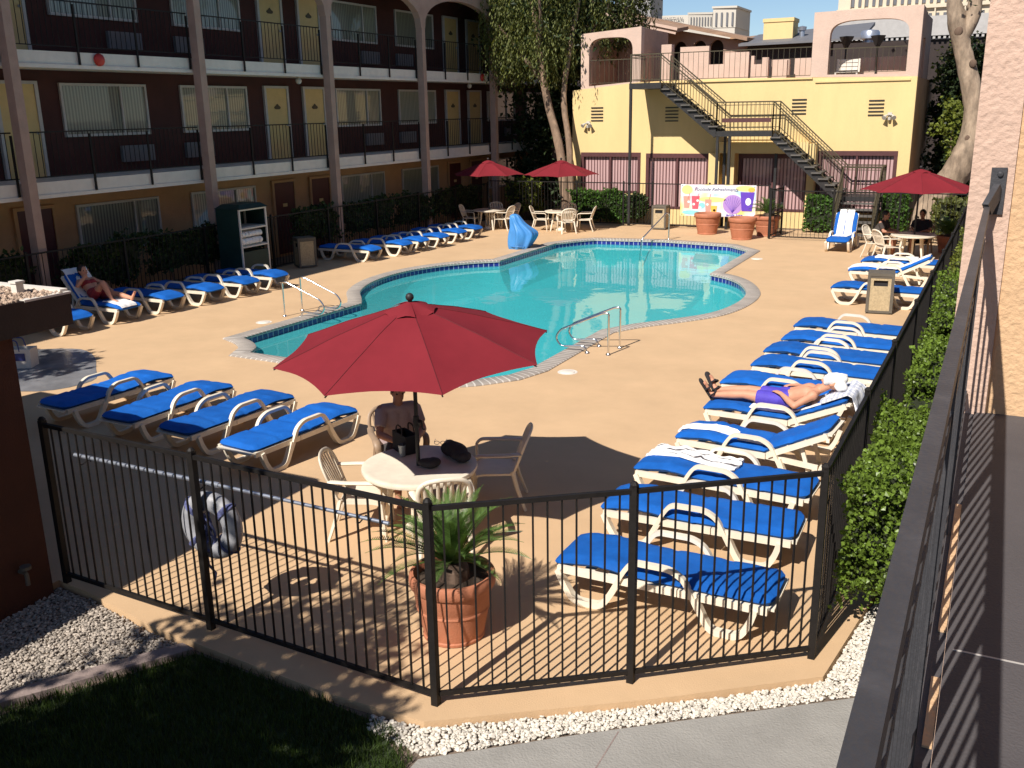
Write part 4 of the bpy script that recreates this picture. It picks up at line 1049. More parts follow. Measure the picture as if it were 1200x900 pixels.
shade_tree((-16.4, 5.9, 0), 'small tree out of view beside the motel shading the wet paving', 1.2, .8, .8, 5.0, 60, .16, 3)
# ------------------------------------------------------------------ sun loungers
def cushion_z(x): return .035 * math.exp(-((x - .42) / .22) ** 2) - .03 * max(0, .12 - x) / .12
def lounger(label, loc, rz=0., back=0., group='blue cushioned sun loungers around the pool', name='sun_lounger', seed=0):
    t = thing(name, label, 'sun lounger', loc, rz, group)
    HX = 1.12; ca, sa = math.cos(back), math.sin(back)
    def bk(x, z):                                                       # tilt everything behind the hinge
        if x <= HX or not back: return (x, z)
        u, w = x - HX, z - .34; return (HX + u * ca - w * sa, .34 + u * sa + w * ca)
    R = random.Random(seed)
    # cushion: closed padded slab with four stitched folds
    mb = MB(); nx, ny = 44, 10; Lc, Wc = 1.96, .655
    fold = (.48, .96, 1.44) if not back else (.5, 1.12, 1.5)
    top, bot = [], []
    for side in (0, 1):
        for i in range(nx + 1):
            for j in range(ny + 1):
                u, v = i / nx, j / ny
                x = Lc * u - .025; y = (v - .5) * Wc
                ex = min(u, 1 - u) * Lc; ey = min(v, 1 - v) * Wc
                rr = .075; kx = 1 - max(0, 1 - ex / rr) ** 2.2; ky = 1 - max(0, 1 - ey / rr) ** 2.2
                e = math.sqrt(max(0, min(kx, ky)))
                # rounded plan corners
                if ex < .12 and ey < .12:
                    dx, dy = .12 - ex, .12 - ey; d = math.hypot(dx, dy)
                    if d > .12:
                        f = .12 / d; x += math.copysign(1, .5 - u) * dx * (1 - f); y += math.copysign(1, .5 - v) * dy * (1 - f); e = 0
                    else: e *= math.sqrt(max(0, 1 - (d / .12) ** 6))
                cr = sum(.016 * math.exp(-((x - q) / .022) ** 2) for q in fold)
                puff = .014 * noise.noise(Vector((x * 4.5 + seed * 3, y * 4.5, 0))) + .006 * noise.noise(Vector((x * 13 + seed, y * 11, 2)))
                mid = .37 + cushion_z(x) * (1 if not back or x < HX else 1)
                h = (.045 * e - cr + puff * e) if side == 0 else (-.05 * e)
                X, Z = bk(x, mid + h); mb.v.append((X, y, Z))
    n1 = ny + 1; o2 = (nx + 1) * n1
    for i in range(nx):
        for j in range(ny):
            a = i * n1 + j; mb.f.append((a, a + n1, a + n1 + 1, a + 1)); a += o2; mb.f.append((a, a + 1, a + n1 + 1, a + n1))
    for i in range(nx):
        for a, s in ((i * n1, 0), (i * n1 + ny, 1)):
            b = a + o2; mb.f.append((a, b, b + n1, a + n1) if s == 0 else (a, a + n1, b + n1, b))
    for j in range(ny):
        a = j; mb.f.append((a, a + 1, a + 1 + o2, a + o2)); a = nx * n1 + j; mb.f.append((a, a + o2, a + 1 + o2, a + 1))
    mb.build('cushion', 'cushion', t, smooth=70, fix=True)
    # side rails, cross slats
    mb = MB()
    for s in (-1, 1):
        y = s * .315
        mb.beam((.04, y, .305), (HX + .02, y, .305), .04, .065)
        p, q = bk(HX + .03, .305), bk(1.9, .305); mb.beam((p[0], y, p[1]), (q[0], y, q[1]), .04, .065)
        if back: mb.beam((HX, y * .93, .30), (1.74, y * .93, .26), .035, .06)
    for i in range(9):
        x = .1 + i * .225; p = bk(x, .315); mb.box(p[0] - .05, p[0] + .05, -.3, .3, p[1] - .012, p[1] + .008)
    mb.build('frame', 'resin', t)
    if back:
        mb = MB(); p = bk(1.55, .3)
        for s in (-1, 1): mb.beam((p[0], s * .24, p[1]), (p[0] + .12, s * .24, .12), .03, .045)
        mb.beam((p[0] + .12, -.27, .12), (p[0] + .12, .27, .12), .04, .04); mb.build('back_prop', 'resin', t)
    ax = Vector((0, 1, 0))
    for s in (-1, 1):
        y = s * .325
        for pts in ([(.05, y, .30), (.10, y, .19), (.20, y, .025), (.46, y, .025), (.55, y, .16), (.62, y, .30)], [(1.30, y, .30), (1.36, y, .16), (1.44, y, .025), (1.68, y, .025), (1.76, y, .16), (1.80, y, .30)]):
            mb = MB(); ribbon(mb, bend(pts, .09, 4), .07, .055, ax); mb.build('leg', 'resin', t, smooth=35)
        mb = MB(); ribbon(mb, bend([(.58, y * 1.03, .22), (.66, y * 1.03, .40), (.74, y * 1.03, .515), (1.08, y * 1.03, .515), (1.2, y * 1.03, .45), (1.33, y * 1.03, .20)], .1, 5), .055, .04, ax); mb.build('armrest', 'resin', t, smooth=35)
    return t
GL = 'blue cushioned sun loungers around the pool'
proto = lounger('flat blue lounger nearest the camera, with fence bar shadows across its head end', (-3.22, 7.42, 0), 0, seed=1)
KIDS[proto] = [o for o in bpy.data.objects if o.parent == proto]
RL = random.Random(12)
PROTOS = {0: proto}
def flat_lounger(label, x, y, rz):
    loc, rz, k = (x + RL.uniform(-.03, .03), y + RL.uniform(-.02, .02), 0), rz + RL.uniform(-.025, .025), len(PROTO_USE) % 4
    PROTO_USE.append(k)
    if k not in PROTOS:
        PROTOS[k] = p = lounger(label, loc, rz, 0, seed=20 + k); KIDS[p] = [o for o in bpy.data.objects if o.parent == p]; return p
    return copy_tree(PROTOS[k], None, loc, rz, label)
PROTO_USE = [0]
flat_lounger('flat blue lounger second from the near fence corner, empty and without a towel', -3.30, 8.72, .01)
flat_lounger('flat blue lounger third from the near fence corner, carrying a striped white towel', -3.33, 9.93, -.05)
flat_lounger('empty flat blue lounger directly beyond the bare-chested sunbather', -3.36, 13.7, -.08)
flat_lounger('second empty flat lounger beyond the bare-chested sunbather', -3.2, 14.88, -.08)
flat_lounger('third empty flat lounger beyond the bare-chested sunbather', -3.18, 15.84, -.08)
flat_lounger('fourth empty flat lounger beyond the bare-chested sunbather', -3.14, 16.82, -.08)
flat_lounger('last empty flat lounger of the right row before the gap with the bin', -3.1, 17.95, -.06)
flat_lounger('flat blue lounger partly hidden behind the sand coloured bin by the right fence', -3.12, 22.2, -.06)
lounger('blue lounger with raised back carrying a narrow white towel, nearer than the sunbather', (-3.24, 11.12, 0), -.08, rad(27), seed=2)
lounger('blue lounger with raised back on which the bare-chested man in violet shorts lies', (-3.26, 12.42, 0), -.05, rad(24), seed=3)
lounger('blue lounger with raised back and full length white towel beyond the right bin', (-3.12, 24.75, 0), -.04, rad(28), seed=4)
flat_lounger('flat lounger with rumpled white towel just in front of the round table with two people', -3.0, 26.3, -.05)
lounger('blue lounger with steep back and two white towel strips facing the camera by the stair', (-4.2, 29.75, 0), rad(88), rad(62), seed=5)
flat_lounger('shaded-end flat lounger farthest from the red umbrella in the front left row of four', -11.5, 10.46, rad(-95))
flat_lounger('second flat lounger from the left in the front row of four', -10.22, 10.4, rad(-90))
flat_lounger('third flat lounger from the left in the front row of four', -9.02, 10.34, rad(-94))
flat_lounger('flat lounger nearest the big red umbrella in the front row of four', -7.82, 10.2, rad(-95))
flat_lounger('lounger mostly hidden by the flat gravel roof', -16.5, 13.1, rad(180))
lounger('lounger with raised back on which the person with one knee up reclines', (-16.42, 14.32, 0), rad(180), rad(52), seed=6)
for x, y, lab in ((-16.34, 15.5, 'first empty lounger beyond the reclining person, half in motel shade'), (-16.15, 16.62, 'second empty lounger beyond the reclining person, half in motel shade'), (-16.07, 17.7, 'third empty lounger beyond the reclining person, half in motel shade'), (-16.0, 18.75, 'last lounger of the left group, in front of the green towel cart')):
    flat_lounger(lab, x, y, rad(180))
for x, y, lab in ((-16.4, 23.58, 'nearest lounger of the far left row, beside the shaded bin'), (-16.17, 24.9, 'second nearest lounger of the far left row'), (-16.1, 25.82, 'third nearest lounger of the far left row'), (-16.0, 26.87, 'third farthest lounger of the far left row'), (-16.03, 28.1, 'second farthest lounger of the far left row'), (-16.03, 29.25, 'farthest lounger of the far left row, next to the white table and chairs')):
    flat_lounger(lab, x, y, rad(180))

# ------------------------------------------------------------------ towels
MT['stripetowel'] = stripes_mat('white towel with dark stripes', (.80, .79, .77), (.06, .05, .06), 'Y', 2.2, .95, .04, 0, (.93, .98))
def plaid():
    m = mat('blue grey plaid cloth', (.72, .72, .74), .95, .05, 8)
    nt = m.node_tree; N, L = nt.nodes, nt.links; b = N['Principled BSDF']; tc = N.new('ShaderNodeTexCoord'); src = b.inputs['Base Color'].links[0].from_socket
    for ax in ('X', 'Y'):
        w = N.new('ShaderNodeTexWave'); w.bands_direction = ax; w.inputs['Scale'].default_value = 5; L.new(tc.outputs['UV'] if False else tc.outputs['Object'], w.inputs[0])
        r = N.new('ShaderNodeMapRange'); r.inputs[1].default_value = .55; r.inputs[2].default_value = .7; r.inputs[4].default_value = .5; L.new(w.outputs[0], r.inputs[0])
        mx = N.new('ShaderNodeMix'); mx.data_type = 'RGBA'; L.new(r.outputs[0], mx.inputs[0]); L.new(src, mx.inputs[6]); mx.inputs[7].default_value = (.28, .32, .46, 1); src = mx.outputs[2]
    L.new(src, b.inputs['Base Color']); return m
MT['plaid'] = plaid()
def towel(name, label, loc, rz, path, w, m, seed=1, rumple=.012, skew=0., parent=None, nw=12):
    """cloth of real thickness that follows a path given in lounger coordinates (x, z); y offset grows by `skew` along it"""
    pts = []
    for (x0, z0, y0), (x1, z1, y1) in zip(path[:-1], path[1:]):
        n = max(2, int(math.hypot(x1 - x0, z1 - z0) / .035))
        pts += [(x0 + (x1 - x0) * i / n, z0 + (z1 - z0) * i / n, y0 + (y1 - y0) * i / n) for i in range(n)]
    pts.append(path[-1]); mb = MB(); k = len(pts)
    for side in (0, 1):
        for i, (x, z, y) in enumerate(pts):
            x2, z2, _ = pts[min(i + 1, k - 1)]; x1, z1, _ = pts[max(i - 1, 0)]; d = Vector((x2 - x1, z2 - z1)).normalized(); nrm = Vector((-d.y, d.x))
            if nrm.y < 0 and abs(d.y) < .9: nrm = -nrm
            for j in range(nw + 1):
                v = j / nw - .5
                b = rumple * (.8 + noise.noise(Vector((x * 7 + seed * 5, v * 6, z * 5))) * 1.5 + noise.noise(Vector((x * 17, v * 15 + seed, z * 9))) * .8)
                b = b if side == 0 else -.004
                ed = .025 * noise.noise(Vector((x * 4 + seed, v * 3, seed)))
                mb.v.append((x + nrm.x * b + (ed if i in (0, k - 1) else 0), y + v * w + ed, z + nrm.y * b))
    n1 = nw + 1; o = k * n1
    for i in range(k - 1):
        for j in range(nw): a = i * n1 + j; mb.f.append((a, a + n1, a + n1 + 1, a + 1)); a += o; mb.f.append((a, a + 1, a + n1 + 1, a + n1))
        for a, b_ in ((i * n1, (i + 1) * n1), (i * n1 + nw, (i + 1) * n1 + nw)): mb.f.append((a, b_, b_ + o, a + o))
    for a in range(nw): mb.f.append((a, a + 1, a + 1 + o, a + o)); c = (k - 1) * n1 + a; mb.f.append((c, c + o, c + 1 + o, c + 1))
    ob = mb.build(name, m, parent, smooth=60, fix=True)
    if parent is None: ob.location = (loc[0], loc[1], 0); ob.rotation_euler = (0, 0, rz); tag(ob, label, 'towel')
    return ob
def seat(x): return .425 + cushion_z(x)
def seatpath(a, b, y0, y1, n=8): return [(a + (b - a) * i / n, seat(a + (b - a) * i / n), y0 + (y1 - y0) * i / n) for i in range(n + 1)]
def backpt(u, ang, h=.055): return (1.12 + u * math.cos(ang) - h * math.sin(ang), .36 + u * math.sin(ang) + h * math.cos(ang))
towel('striped_towel', 'white towel with thin dark stripes rumpled along the third lounger from the near corner', (-3.33, 9.93), -.05, [(-.02, .34, .16)] + seatpath(0.02, 1.08, .17, .08), .34, 'stripetowel', 1, .022)
a27 = rad(27)
towel('narrow_towel', 'narrow folded white towel lying on the lounger nearer than the sunbather', (-3.24, 11.12), -.08, [(-.02, .35, -.02)] + seatpath(0.02, .72, -.02, -.06), .2, 'towel', 2, .016)
towel('narrow_towel', 'small white towel end tucked at the hinge of the raised lounger', (-3.24, 11.12), -.08, seatpath(.78, 1.1, -.17, -.2), .12, 'towel', 3, .014)
a24 = rad(24)
towel('bath_towel', 'white towel under the back of the bare-chested man in violet shorts', (-3.26, 12.42), -.05, seatpath(.62, 1.1, 0, 0) + [(*backpt(.08, a24), 0), (*backpt(.74, a24), 0)], .56, 'towel', 4, .008)
towel('plaid_towel', 'blue grey plaid towel hanging over the raised back behind the sunbather', (-3.26, 12.42), -.05, [(*backpt(.50, a24, .07), .0), (*backpt(.83, a24, .08), 0), (*backpt(.88, a24, .03), 0), (2.0, .5, -.04), (2.03, .12, -.1)], .62, 'plaid', 5, .03)
a28 = rad(28)
towel('bath_towel', 'long white towel covering the raised lounger beyond the right bin', (-3.12, 24.75), -.04, [(-.02, .36, .02)] + seatpath(.02, 1.08, .02, .02) + [(*backpt(.08, a28), .02), (*backpt(.8, a28), .02)], .44, 'towel', 6, .014)
towel('bath_towel', 'rumpled white towel on the flat lounger in front of the round table', (-3.0, 26.3), -.05, seatpath(.3, 1.3, 0, .05), .42, 'towel', 7, .03)
a62 = rad(62)
for y, lab in ((-.12, 'left white towel strip'), (.11, 'right white towel strip')):
    towel('steep_towel', lab.replace('left', 'outer').replace('right', 'inner') + (' on the steep lounger, on the side away from the round table' if y > 0 else ' on the steep lounger, on the side of the round table'), (-4.2, 29.75), rad(88), seatpath(.35, 1.0, y, y) + [(*backpt(.08, a62, .085), y), (*backpt(.84, a62, .085), y)], .2, 'towel', 8 + y, .012)
towel('bath_towel', 'white towel at the foot of the lounger with the reclining person', (-16.42, 14.32), rad(180), [(-.02, .36, .05)] + seatpath(0.02, .6, .05, .02), .42, 'towel', 11, .014)
a52 = rad(52)
towel('bath_towel', 'pale towel over the raised back behind the reclining person', (-16.42, 14.32), rad(180), [(*backpt(.1, a52), -.0), (*backpt(.86, a52), 0), (*backpt(.9, a52, .02), 0)], .6, 'towel', 12, .008)

# ------------------------------------------------------------------ resin chairs and tables
def chair(label, loc, rz, m='resin', group='slatted resin armchairs', name='resin_armchair'):
    t = thing(name, label, 'chair', loc, rz, group)
    mb = MB(); nx, ny = 8, 8
    for s in (0, 1):
        for i in range(nx + 1):
            for j in range(ny + 1):
                u, v = i / nx, j / ny - .5; x = -.22 + .46 * u; w = .46 + .06 * u
                z = .425 - .02 * (1 - (2 * v) ** 2) * (1 - u) - .025 * max(0, u - .8) / .2
                mb.v.append((x, v * w, z - s * .022))
    n1 = ny + 1; o = (nx + 1) * n1
    for i in range(nx):
        for j in range(ny): a = i * n1 + j; mb.f.append((a, a + n1, a + n1 + 1, a + 1)); a += o; mb.f.append((a, a + 1, a + n1 + 1, a + n1))
    for i in range(nx):
        for a in (i * n1, i * n1 + ny): mb.f.append((a, a + n1, a + n1 + o, a + o))
    for j in range(ny):
        for a in (j, nx * n1 + j): mb.f.append((a, a + 1, a + 1 + o, a + o))
    mb.build('seat', m, t, smooth=50, fix=True)
    # fan shaped back of slats inside a rounded frame
    def B(u, z): return Vector((-.21 - .17 * (z - .42) / .46 - .03 * (1 - (u / .27) ** 2) * ((z - .42) / .46), u, z))
    mb = MB()
    fr = [B(-.22, .42), B(-.245, .58), B(-.262, .72), B(-.24, .81), B(-.17, .865), B(-.06, .885), B(.06, .885), B(.17, .865), B(.24, .81), B(.262, .72), B(.245, .58), B(.22, .42)]
    mb.tube(bend(fr, .03, 2), .020, 8, flat=(1.25, .8)); mb.beam(B(-.23, .5), B(.23, .5), .02, .05)
    for q in range(7):
        a = -.165 + q * .055; b = a * 1.25; zt = .875 - 1.1 * b * b
        mb.tube([B(a, .49), B((a + b) / 2, .68), B(b, zt)], .0165, 6, flat=(1.1, .5))
    mb.build('backrest', m, t, smooth=50)
    for s in (-1, 1):
        mb = MB(); mb.tube(bend([B(s * .255, .66), Vector((-.12, s * .285, .655)), Vector((.18, s * .29, .65)), Vector((.235, s * .285, .6)), Vector((.225, s * .265, .44))], .05, 3), .029, 8, flat=(1.35, .6)); mb.build('armrest', m, t, smooth=50)
        for p in ([(.225, s * .255, .45), (.24, s * .265, .25), (.265, s * .275, 0)], [(-.2, s * .22, .45), (-.25, s * .24, .25), (-.34, s * .265, 0)]):
            mb = MB(); mb.tube(p, [.032, .027, .02], 6, flat=(1.1, .8)); mb.build('leg', m, t, smooth=40)
    return t
MT['shaderesin'] = mat('brown and shaded cream resin', (.30, .21, .14), .5, .1, 5)  # brown stands for shade on the man's cream chair; the dark chair shares it
def face(p, q): return math.atan2(q[1] - p[1], q[0] - p[0])
T1, T2, T3, T4 = (-5.1, 7.88), (-16.95, 31.75), (-14.2, 32.15), (-2.05, 29.05)
c1 = chair('cream slatted armchair on the motel side of the near table, seen in profile', (-5.62, 7.58, 0), rad(26))
KIDS[c1] = [o for o in bpy.data.objects if o.parent == c1]
def chair_copy(label, p, rz): return copy_tree(c1, None, (p[0], p[1], 0), rz, label)
chair_copy('cream slatted armchair with its back to the camera at the near table', (-4.67, 7.58), rad(128))
chair_copy('cream armchair in umbrella shade at the near table, on the pool ladder side', (-4.72, 8.85), rad(204))
chair('cream armchair coloured brown for shade, in which the man under the big red umbrella sits', (-5.98, 8.80, 0), face((-5.9, 8.62), T1), 'shaderesin')
for p, q, labs in ((T2, ((-.72, -.15), (.62, -.05), (-.2, .75), (.5, .65)), ('sunlit armchair on the lounger side of the leftmost far table', 'sunlit armchair between the leftmost far table and the blue covered lift', 'shaded armchair behind the leftmost far table, nearer the motel', 'shaded armchair behind the leftmost far table, nearer the clubhouse')),
                   (T3, ((-.72, -.2), (.45, -.55), (-.1, .75), (.85, .2)), ('armchair seen side on at the left of the far middle table', 'armchair with its back to the camera at the far middle table', 'armchair partly hidden behind the far middle table', 'armchair at the right of the far middle table by the bright hedge')),
                   (T4, ((-.62, -.45), (-.98, .25)), ('cream armchair with its back to the camera at the right table', 'cream armchair in which the person nearer the stair sits at the right table'))):
    for (dx, dy), lab in zip(q, labs): chair_copy(lab, (p[0] + dx, p[1] + dy), face((dx, dy), (0, 0)))
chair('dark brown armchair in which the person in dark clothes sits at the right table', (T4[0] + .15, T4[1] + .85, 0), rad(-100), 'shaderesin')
def table(label, loc, m='resin'):
    t = thing('round_table', label, 'table', (*loc, 0), 0, 'round resin tables')
    mb = MB(); R = .6; mb.lathe([(.0, .70), (R - .06, .70), (R - .04, .675), (R - .005, .675), (R + .005, .70), (R, .722), (R - .03, .728), (R - .06, .722), (0.02, .722), (.0, .722)], 56); mb.build('tabletop', m, t, smooth=40)
    for i in range(4):
        a = PI / 4 + i * PI / 2; c, s = math.cos(a), math.sin(a)
        mb = MB(); mb.tube([(c * .30, s * .30, .70), (c * .33, s * .33, .4), (c * .42, s * .42, .0)], [.04, .032, .026], 8); mb.build('leg', m, t, smooth=50)
    mb = MB(); mb.lathe([(.034, .12), (.034, .70)], 12); mb.lathe([(0, 0), (.19, 0), (.2, .04), (.16, .09), (.05, .12), (.0, .12)], 20); mb.build('umbrella_base', m, t, smooth=50)
    return t
table('cream round table under the nearest red umbrella, half in its shade', T1)
table('cream round table under the leftmost far umbrella', T2)
table('cream round table under the far umbrella by the bright clipped hedge', T3)
table('cream round table with two people under the right hand umbrella', T4)

MT['seamred'] = mat('dark red seam tape', (.11, .01, .014), .8, .1, 6)
# ------------------------------------------------------------------ red umbrellas
def umbrella(label, loc, R=1.36, rot=0., zr=1.97, zt=2.42, tilt=0., seed=0):
    t = thing('red_umbrella', label, 'umbrella', (loc[0], loc[1], 0), rot, 'red canvas umbrellas')
    ax = Matrix.Rotation(-rot, 3, 'Z') @ Vector((1, 0, 0)); c0 = Vector((0, 0, zt - .1)); TL = Matrix.Rotation(tilt, 3, ax)
    def W(v): return c0 + TL @ (Vector(v) - c0)
    mb = MB(); n, nr, nv = 8, 12, 8
    def P(i, u, v):
        a0, a1 = 2 * PI * i / n, 2 * PI * (i + 1) / n
        r = .09 + (R - .09) * u; z = zt - (zt - zr) * (u ** 1.12)
        r *= 1 - .048 * 4 * v * (1 - v) * u ** 3
        x = r * ((1 - v) * math.cos(a0) + v * math.cos(a1)); y = r * ((1 - v) * math.sin(a0) + v * math.sin(a1))
        z -= .045 * 4 * v * (1 - v) * math.sin(PI * u) * u - .02 * 4 * v * (1 - v) * u ** 4
        z += .008 * noise.noise(Vector((x * 3 + seed, y * 3, 0)))
        return W((x, y, z))
    for i in range(n):
        o = len(mb.v)
        for a in range(nr + 1):
            for b in range(nv + 1): mb.v.append(tuple(P(i, a / nr, b / nv)))
        for a in range(nr):
            for b in range(nv): q = o + a * (nv + 1) + b; mb.f.append((q, q + nv + 1, q + nv + 2, q + 1))
    mb.build('canopy', 'canvas', t, smooth=25)
    mb = MB()                                                           # sewn seams over the ribs
    for i in range(n): mb.tube([P(i, a / nr, 0) + Vector((0, 0, .002)) for a in range(nr + 1)], .0035, 5)
    mb.build('seam', 'seamred', t)
    mb = MB()                                                           # small ruffled vent cap
    for i in range(n):
        o = len(mb.v)
        for a in range(5):
            for b in range(5):
                u, v = a / 4, b / 4; th = 2 * PI * (i + v) / n; r = (.02 + .25 * u) * (1 - .10 * math.sin(PI * v) * u); z = zt + .05 - .095 * u ** 1.3 + .022 * u * math.sin(th * 4 + i) 
                mb.v.append(tuple(W((r * math.cos(th), r * math.sin(th), z))))
        for a in range(4):
            for b in range(4): q = o + a * 5 + b; mb.f.append((q, q + 5, q + 6, q + 1))
    mb.build('vent_cap', 'canvas', t, smooth=25)
    mb = MB(); mb.ball(W((0, 0, zt + .10)), .042, n=14, m=10); mb.beam(W((0, 0, zt + .03)), W((0, 0, zt + .08)), .03); mb.build('finial', 'stair', t, smooth=60)
    for i in range(n):
        mb = MB(); a = 2 * PI * i / n
        mb.tube([W((r * math.cos(a), r * math.sin(a), zt - (zt - zr) * (((r - .09) / (R - .09)) ** 1.12) - .018)) for r in [.1 + (R - .105) * q / 6 for q in range(7)]], .008, 6)
        mb.tube([W((.03 * math.cos(a), .03 * math.sin(a), zt - .42)), W((.62 * math.cos(a), .62 * math.sin(a), zt - (zt - zr) * ((.53 / (R - .09)) ** 1.12) - .02))], .007, 6); mb.build('rib', 'stair', t)
    mb = MB(); mb.tube([(0, 0, .1), (0, 0, 1.3), c0 + Vector((0, 0, -.25)), W((0, 0, zt + .02))], .021, 12); mb.lathe([(.0, 1.14), (.034, 1.14), (.038, 1.2), (.03, 1.26), (.0, 1.26)], 14); mb.lathe([(.03, zt - .46), (.042, zt - .44), (.042, zt - .40), (.03, zt - .38)], 12); mb.build('pole', 'stair', t, smooth=40)
    mb = MB(); mb.tube(bend([(.03, 0, 1.2), (.07, 0, 1.2), (.07, 0, 1.13), (.1, 0, 1.13)], .01), .008, 8); mb.ball((.045, 0, 1.2), .028); mb.build('crank', 'stair', t, smooth=50)
    return t
umbrella('big red umbrella tilted over the man at the near table', (-5.10, 7.86), 1.40, rad(-3), 1.96, 2.40, rad(5), 1)
umbrella('red umbrella farthest left, before the shaded motel', (T2[0], T2[1]), 1.36, rad(12), 2.0, 2.46, 0, 2)
umbrella('red umbrella in front of the pale tree trunks by the yellow wall', (T3[0], T3[1]), 1.36, rad(20), 2.0, 2.46, 0, 3)
umbrella('red umbrella over the two people on the far right', (T4[0] + .02, T4[1] + .0), 1.55, rad(8), 1.95, 2.46, 0, 4)

# ------------------------------------------------------------------ people
def hand(mb, w, d, nrm, s=1., curl=.5):
    w, d, nrm = Vector(w), Vector(d).normalized(), Vector(nrm).normalized(); sd = d.cross(nrm).normalized()
    for k in (-1, 0, 1): mb.capsule(w + sd * k * .02 * s, w + d * .085 * s + sd * k * .022 * s, .017 * s, .016 * s, 8)
    for k, L in zip((-1.5, -.5, .5, 1.5), (.066, .078, .072, .055)):
        b = w + d * .088 * s + sd * k * .019 * s; m_ = b + (d * math.cos(curl * .6) + nrm * math.sin(curl * .6)) * L * .5 * s; e = m_ + (d * math.cos(curl * 1.4) + nrm * math.sin(curl * 1.4)) * L * .5 * s
        mb.capsule(b, m_, .0098 * s, .0092 * s, 8); mb.capsule(m_, e, .0092 * s, .0078 * s, 8)
    b = w + d * .025 * s - sd * .026 * s; m_ = b + (d * .6 - sd * .7 + nrm * .3).normalized() * .045 * s; mb.capsule(b, m_, .0125 * s, .011 * s, 8); mb.capsule(m_, m_ + (d * .85 - sd * .3 + nrm * .4).normalized() * .035 * s, .011 * s, .009 * s, 8)
def head(mb, c, fwd, up, s=1.):
    c, f = Vector(c), Vector(fwd).normalized(); r = f.cross(Vector(up)).normalized(); u = r.cross(f).normalized()
    M = Matrix((f, r, u)).transposed()
    mb.ball(c + u * .03 * s, .098 * s, (1.0, .80, 1.02), 18, 12, M); mb.ball(c + f * .022 * s - u * .045 * s, .074 * s, (.95, .82, 1.05), 16, 10, M)
    mb.capsule(c + f * .088 * s + u * .015 * s, c + f * .108 * s - u * .022 * s, .012 * s, .017 * s, 8)      # nose
    for k in (-1, 1):
        mb.ball(c + r * k * .08 * s - f * .005 * s - u * .005 * s, .028 * s, (.8, .35, 1.15), 10, 8, M)       # ears
        mb.ball(c + r * k * .032 * s + f * .082 * s + u * .028 * s, .017 * s, (.7, 1.2, .5), 8, 6, M)          # brow
        mb.ball(c + r * k * .035 * s + f * .07 * s - u * .02 * s, .022 * s, (.8, 1, .8), 8, 6, M)             # cheek
    mb.ball(c + f * .09 * s - u * .052 * s, .016 * s, (.7, 1.5, .45), 8, 6, M); mb.ball(c + f * .088 * s - u * .066 * s, .015 * s, (.7, 1.3, .5), 8, 6, M)   # lips
    mb.ball(c + f * .078 * s - u * .10 * s, .026 * s, (1, 1.1, .9), 10, 8, M)                                 # chin
def body(J, m, t, vox=.011, s=1., hair=None, hands=None, feet=True):
    V = {k: Vector(v) for k, v in J.items()}
    mb = MB(); sp = V['neck'] - V['pelvis']; u = sp.normalized(); rt = (V['sho_r'] - V['sho_l']).normalized()
    fl = .74
    bel = V['pelvis'].lerp(V['neck'], .36); ch = V['pelvis'].lerp(V['neck'], .70)
    for k in (-1, 1):
        mb.capsule(V['pelvis'] + rt * k * .07, bel + rt * k * .055, .105, .10, 14); mb.capsule(bel + rt * k * .055, ch + rt * k * .075, .10, .108, 14)
        mb.capsule(ch + rt * k * .075, V['neck'] - u * .05 + rt * k * .05, .105, .06, 14)
    mb.capsule(V['sho_l'], V['sho_r'], .06, .06, 14); mb.capsule(V['neck'] - u * .04, V['head'] - (V['head'] - V['neck']) * .15, .060, .054, 12)
    for sd in 'lr':
        sh, el, wr = V['sho_' + sd], V['elb_' + sd], V['wri_' + sd]
        mb.ball(sh, .066); mb.capsule(sh, el, .054, .042, 12); mb.capsule(el, el.lerp(wr, .35), .042, .044, 12); mb.capsule(el.lerp(wr, .35), wr, .044, .028, 12)
        hp, kn, an = V['hip_' + sd], V['kne_' + sd], V['ank_' + sd]
        mb.capsule(hp, kn, .094, .060, 14); mb.capsule(kn, kn.lerp(an, .35), .058, .060, 12); mb.capsule(kn.lerp(an, .35), an, .060, .038, 12)
        toe = V['toe_' + sd]; mb.ball(an, .042); mb.capsule(an - (toe - an).normalized() * .03 - (kn - an).normalized() * .035, toe, .036, .026, 10)
        for q in range(5):
            sdv = (toe - an).cross(kn - an).normalized(); mb.capsule(toe + sdv * (q - 2) * .017, toe + sdv * (q - 2) * .019 + (toe - an).normalized() * (.03 + (.006 if q == 2 else 0)), .010, .009, 6)
        if hands and sd in hands: hand(mb, wr, hands[sd][0], hands[sd][1], 1., hands[sd][2])
    head(mb, V['head'], V['look'], V['headup'] if 'headup' in V else u)
    o = mb.build('body', m, t)
    modify(o, ('REMESH', dict(mode='VOXEL', voxel_size=vox)), ('SMOOTH', dict(factor=.5, iterations=4)))
    f = V['look'].normalized(); hu = V.get('headup', u); r = f.cross(hu).normalized(); hu = r.cross(f)
    M = Matrix((f, r, hu)).transposed()
    eb = MB()
    for k in (-1, 1): eb.ball(V['head'] + r * k * .033 + f * .083 + hu * .008, .0125, n=10, m=8)
    eb.build('eyes', 'hair', t, smooth=80)
    if hair:
        hb = MB(); hb.ball(V['head'] - f * .014 + hu * .045, .106, (1.0, .86, .98), 18, 12, M)
        hb.v = [v if (Vector(v) - V['head']).dot(f) < .07 else tuple(V['head'] + M @ Vector((.07, (Vector(v) - V['head']).dot(r), (Vector(v) - V['head']).dot(hu)))) for v in hb.v]
        hb.ball(V['head'] - f * .05 - hu * .02, .075, (.8, .95, 1.1), 14, 10, M); o = hb.build('hair', hair, t); modify(o, ('REMESH', dict(mode='VOXEL', voxel_size=.014)), ('SMOOTH', dict(factor=.5, iterations=3)))
    return V
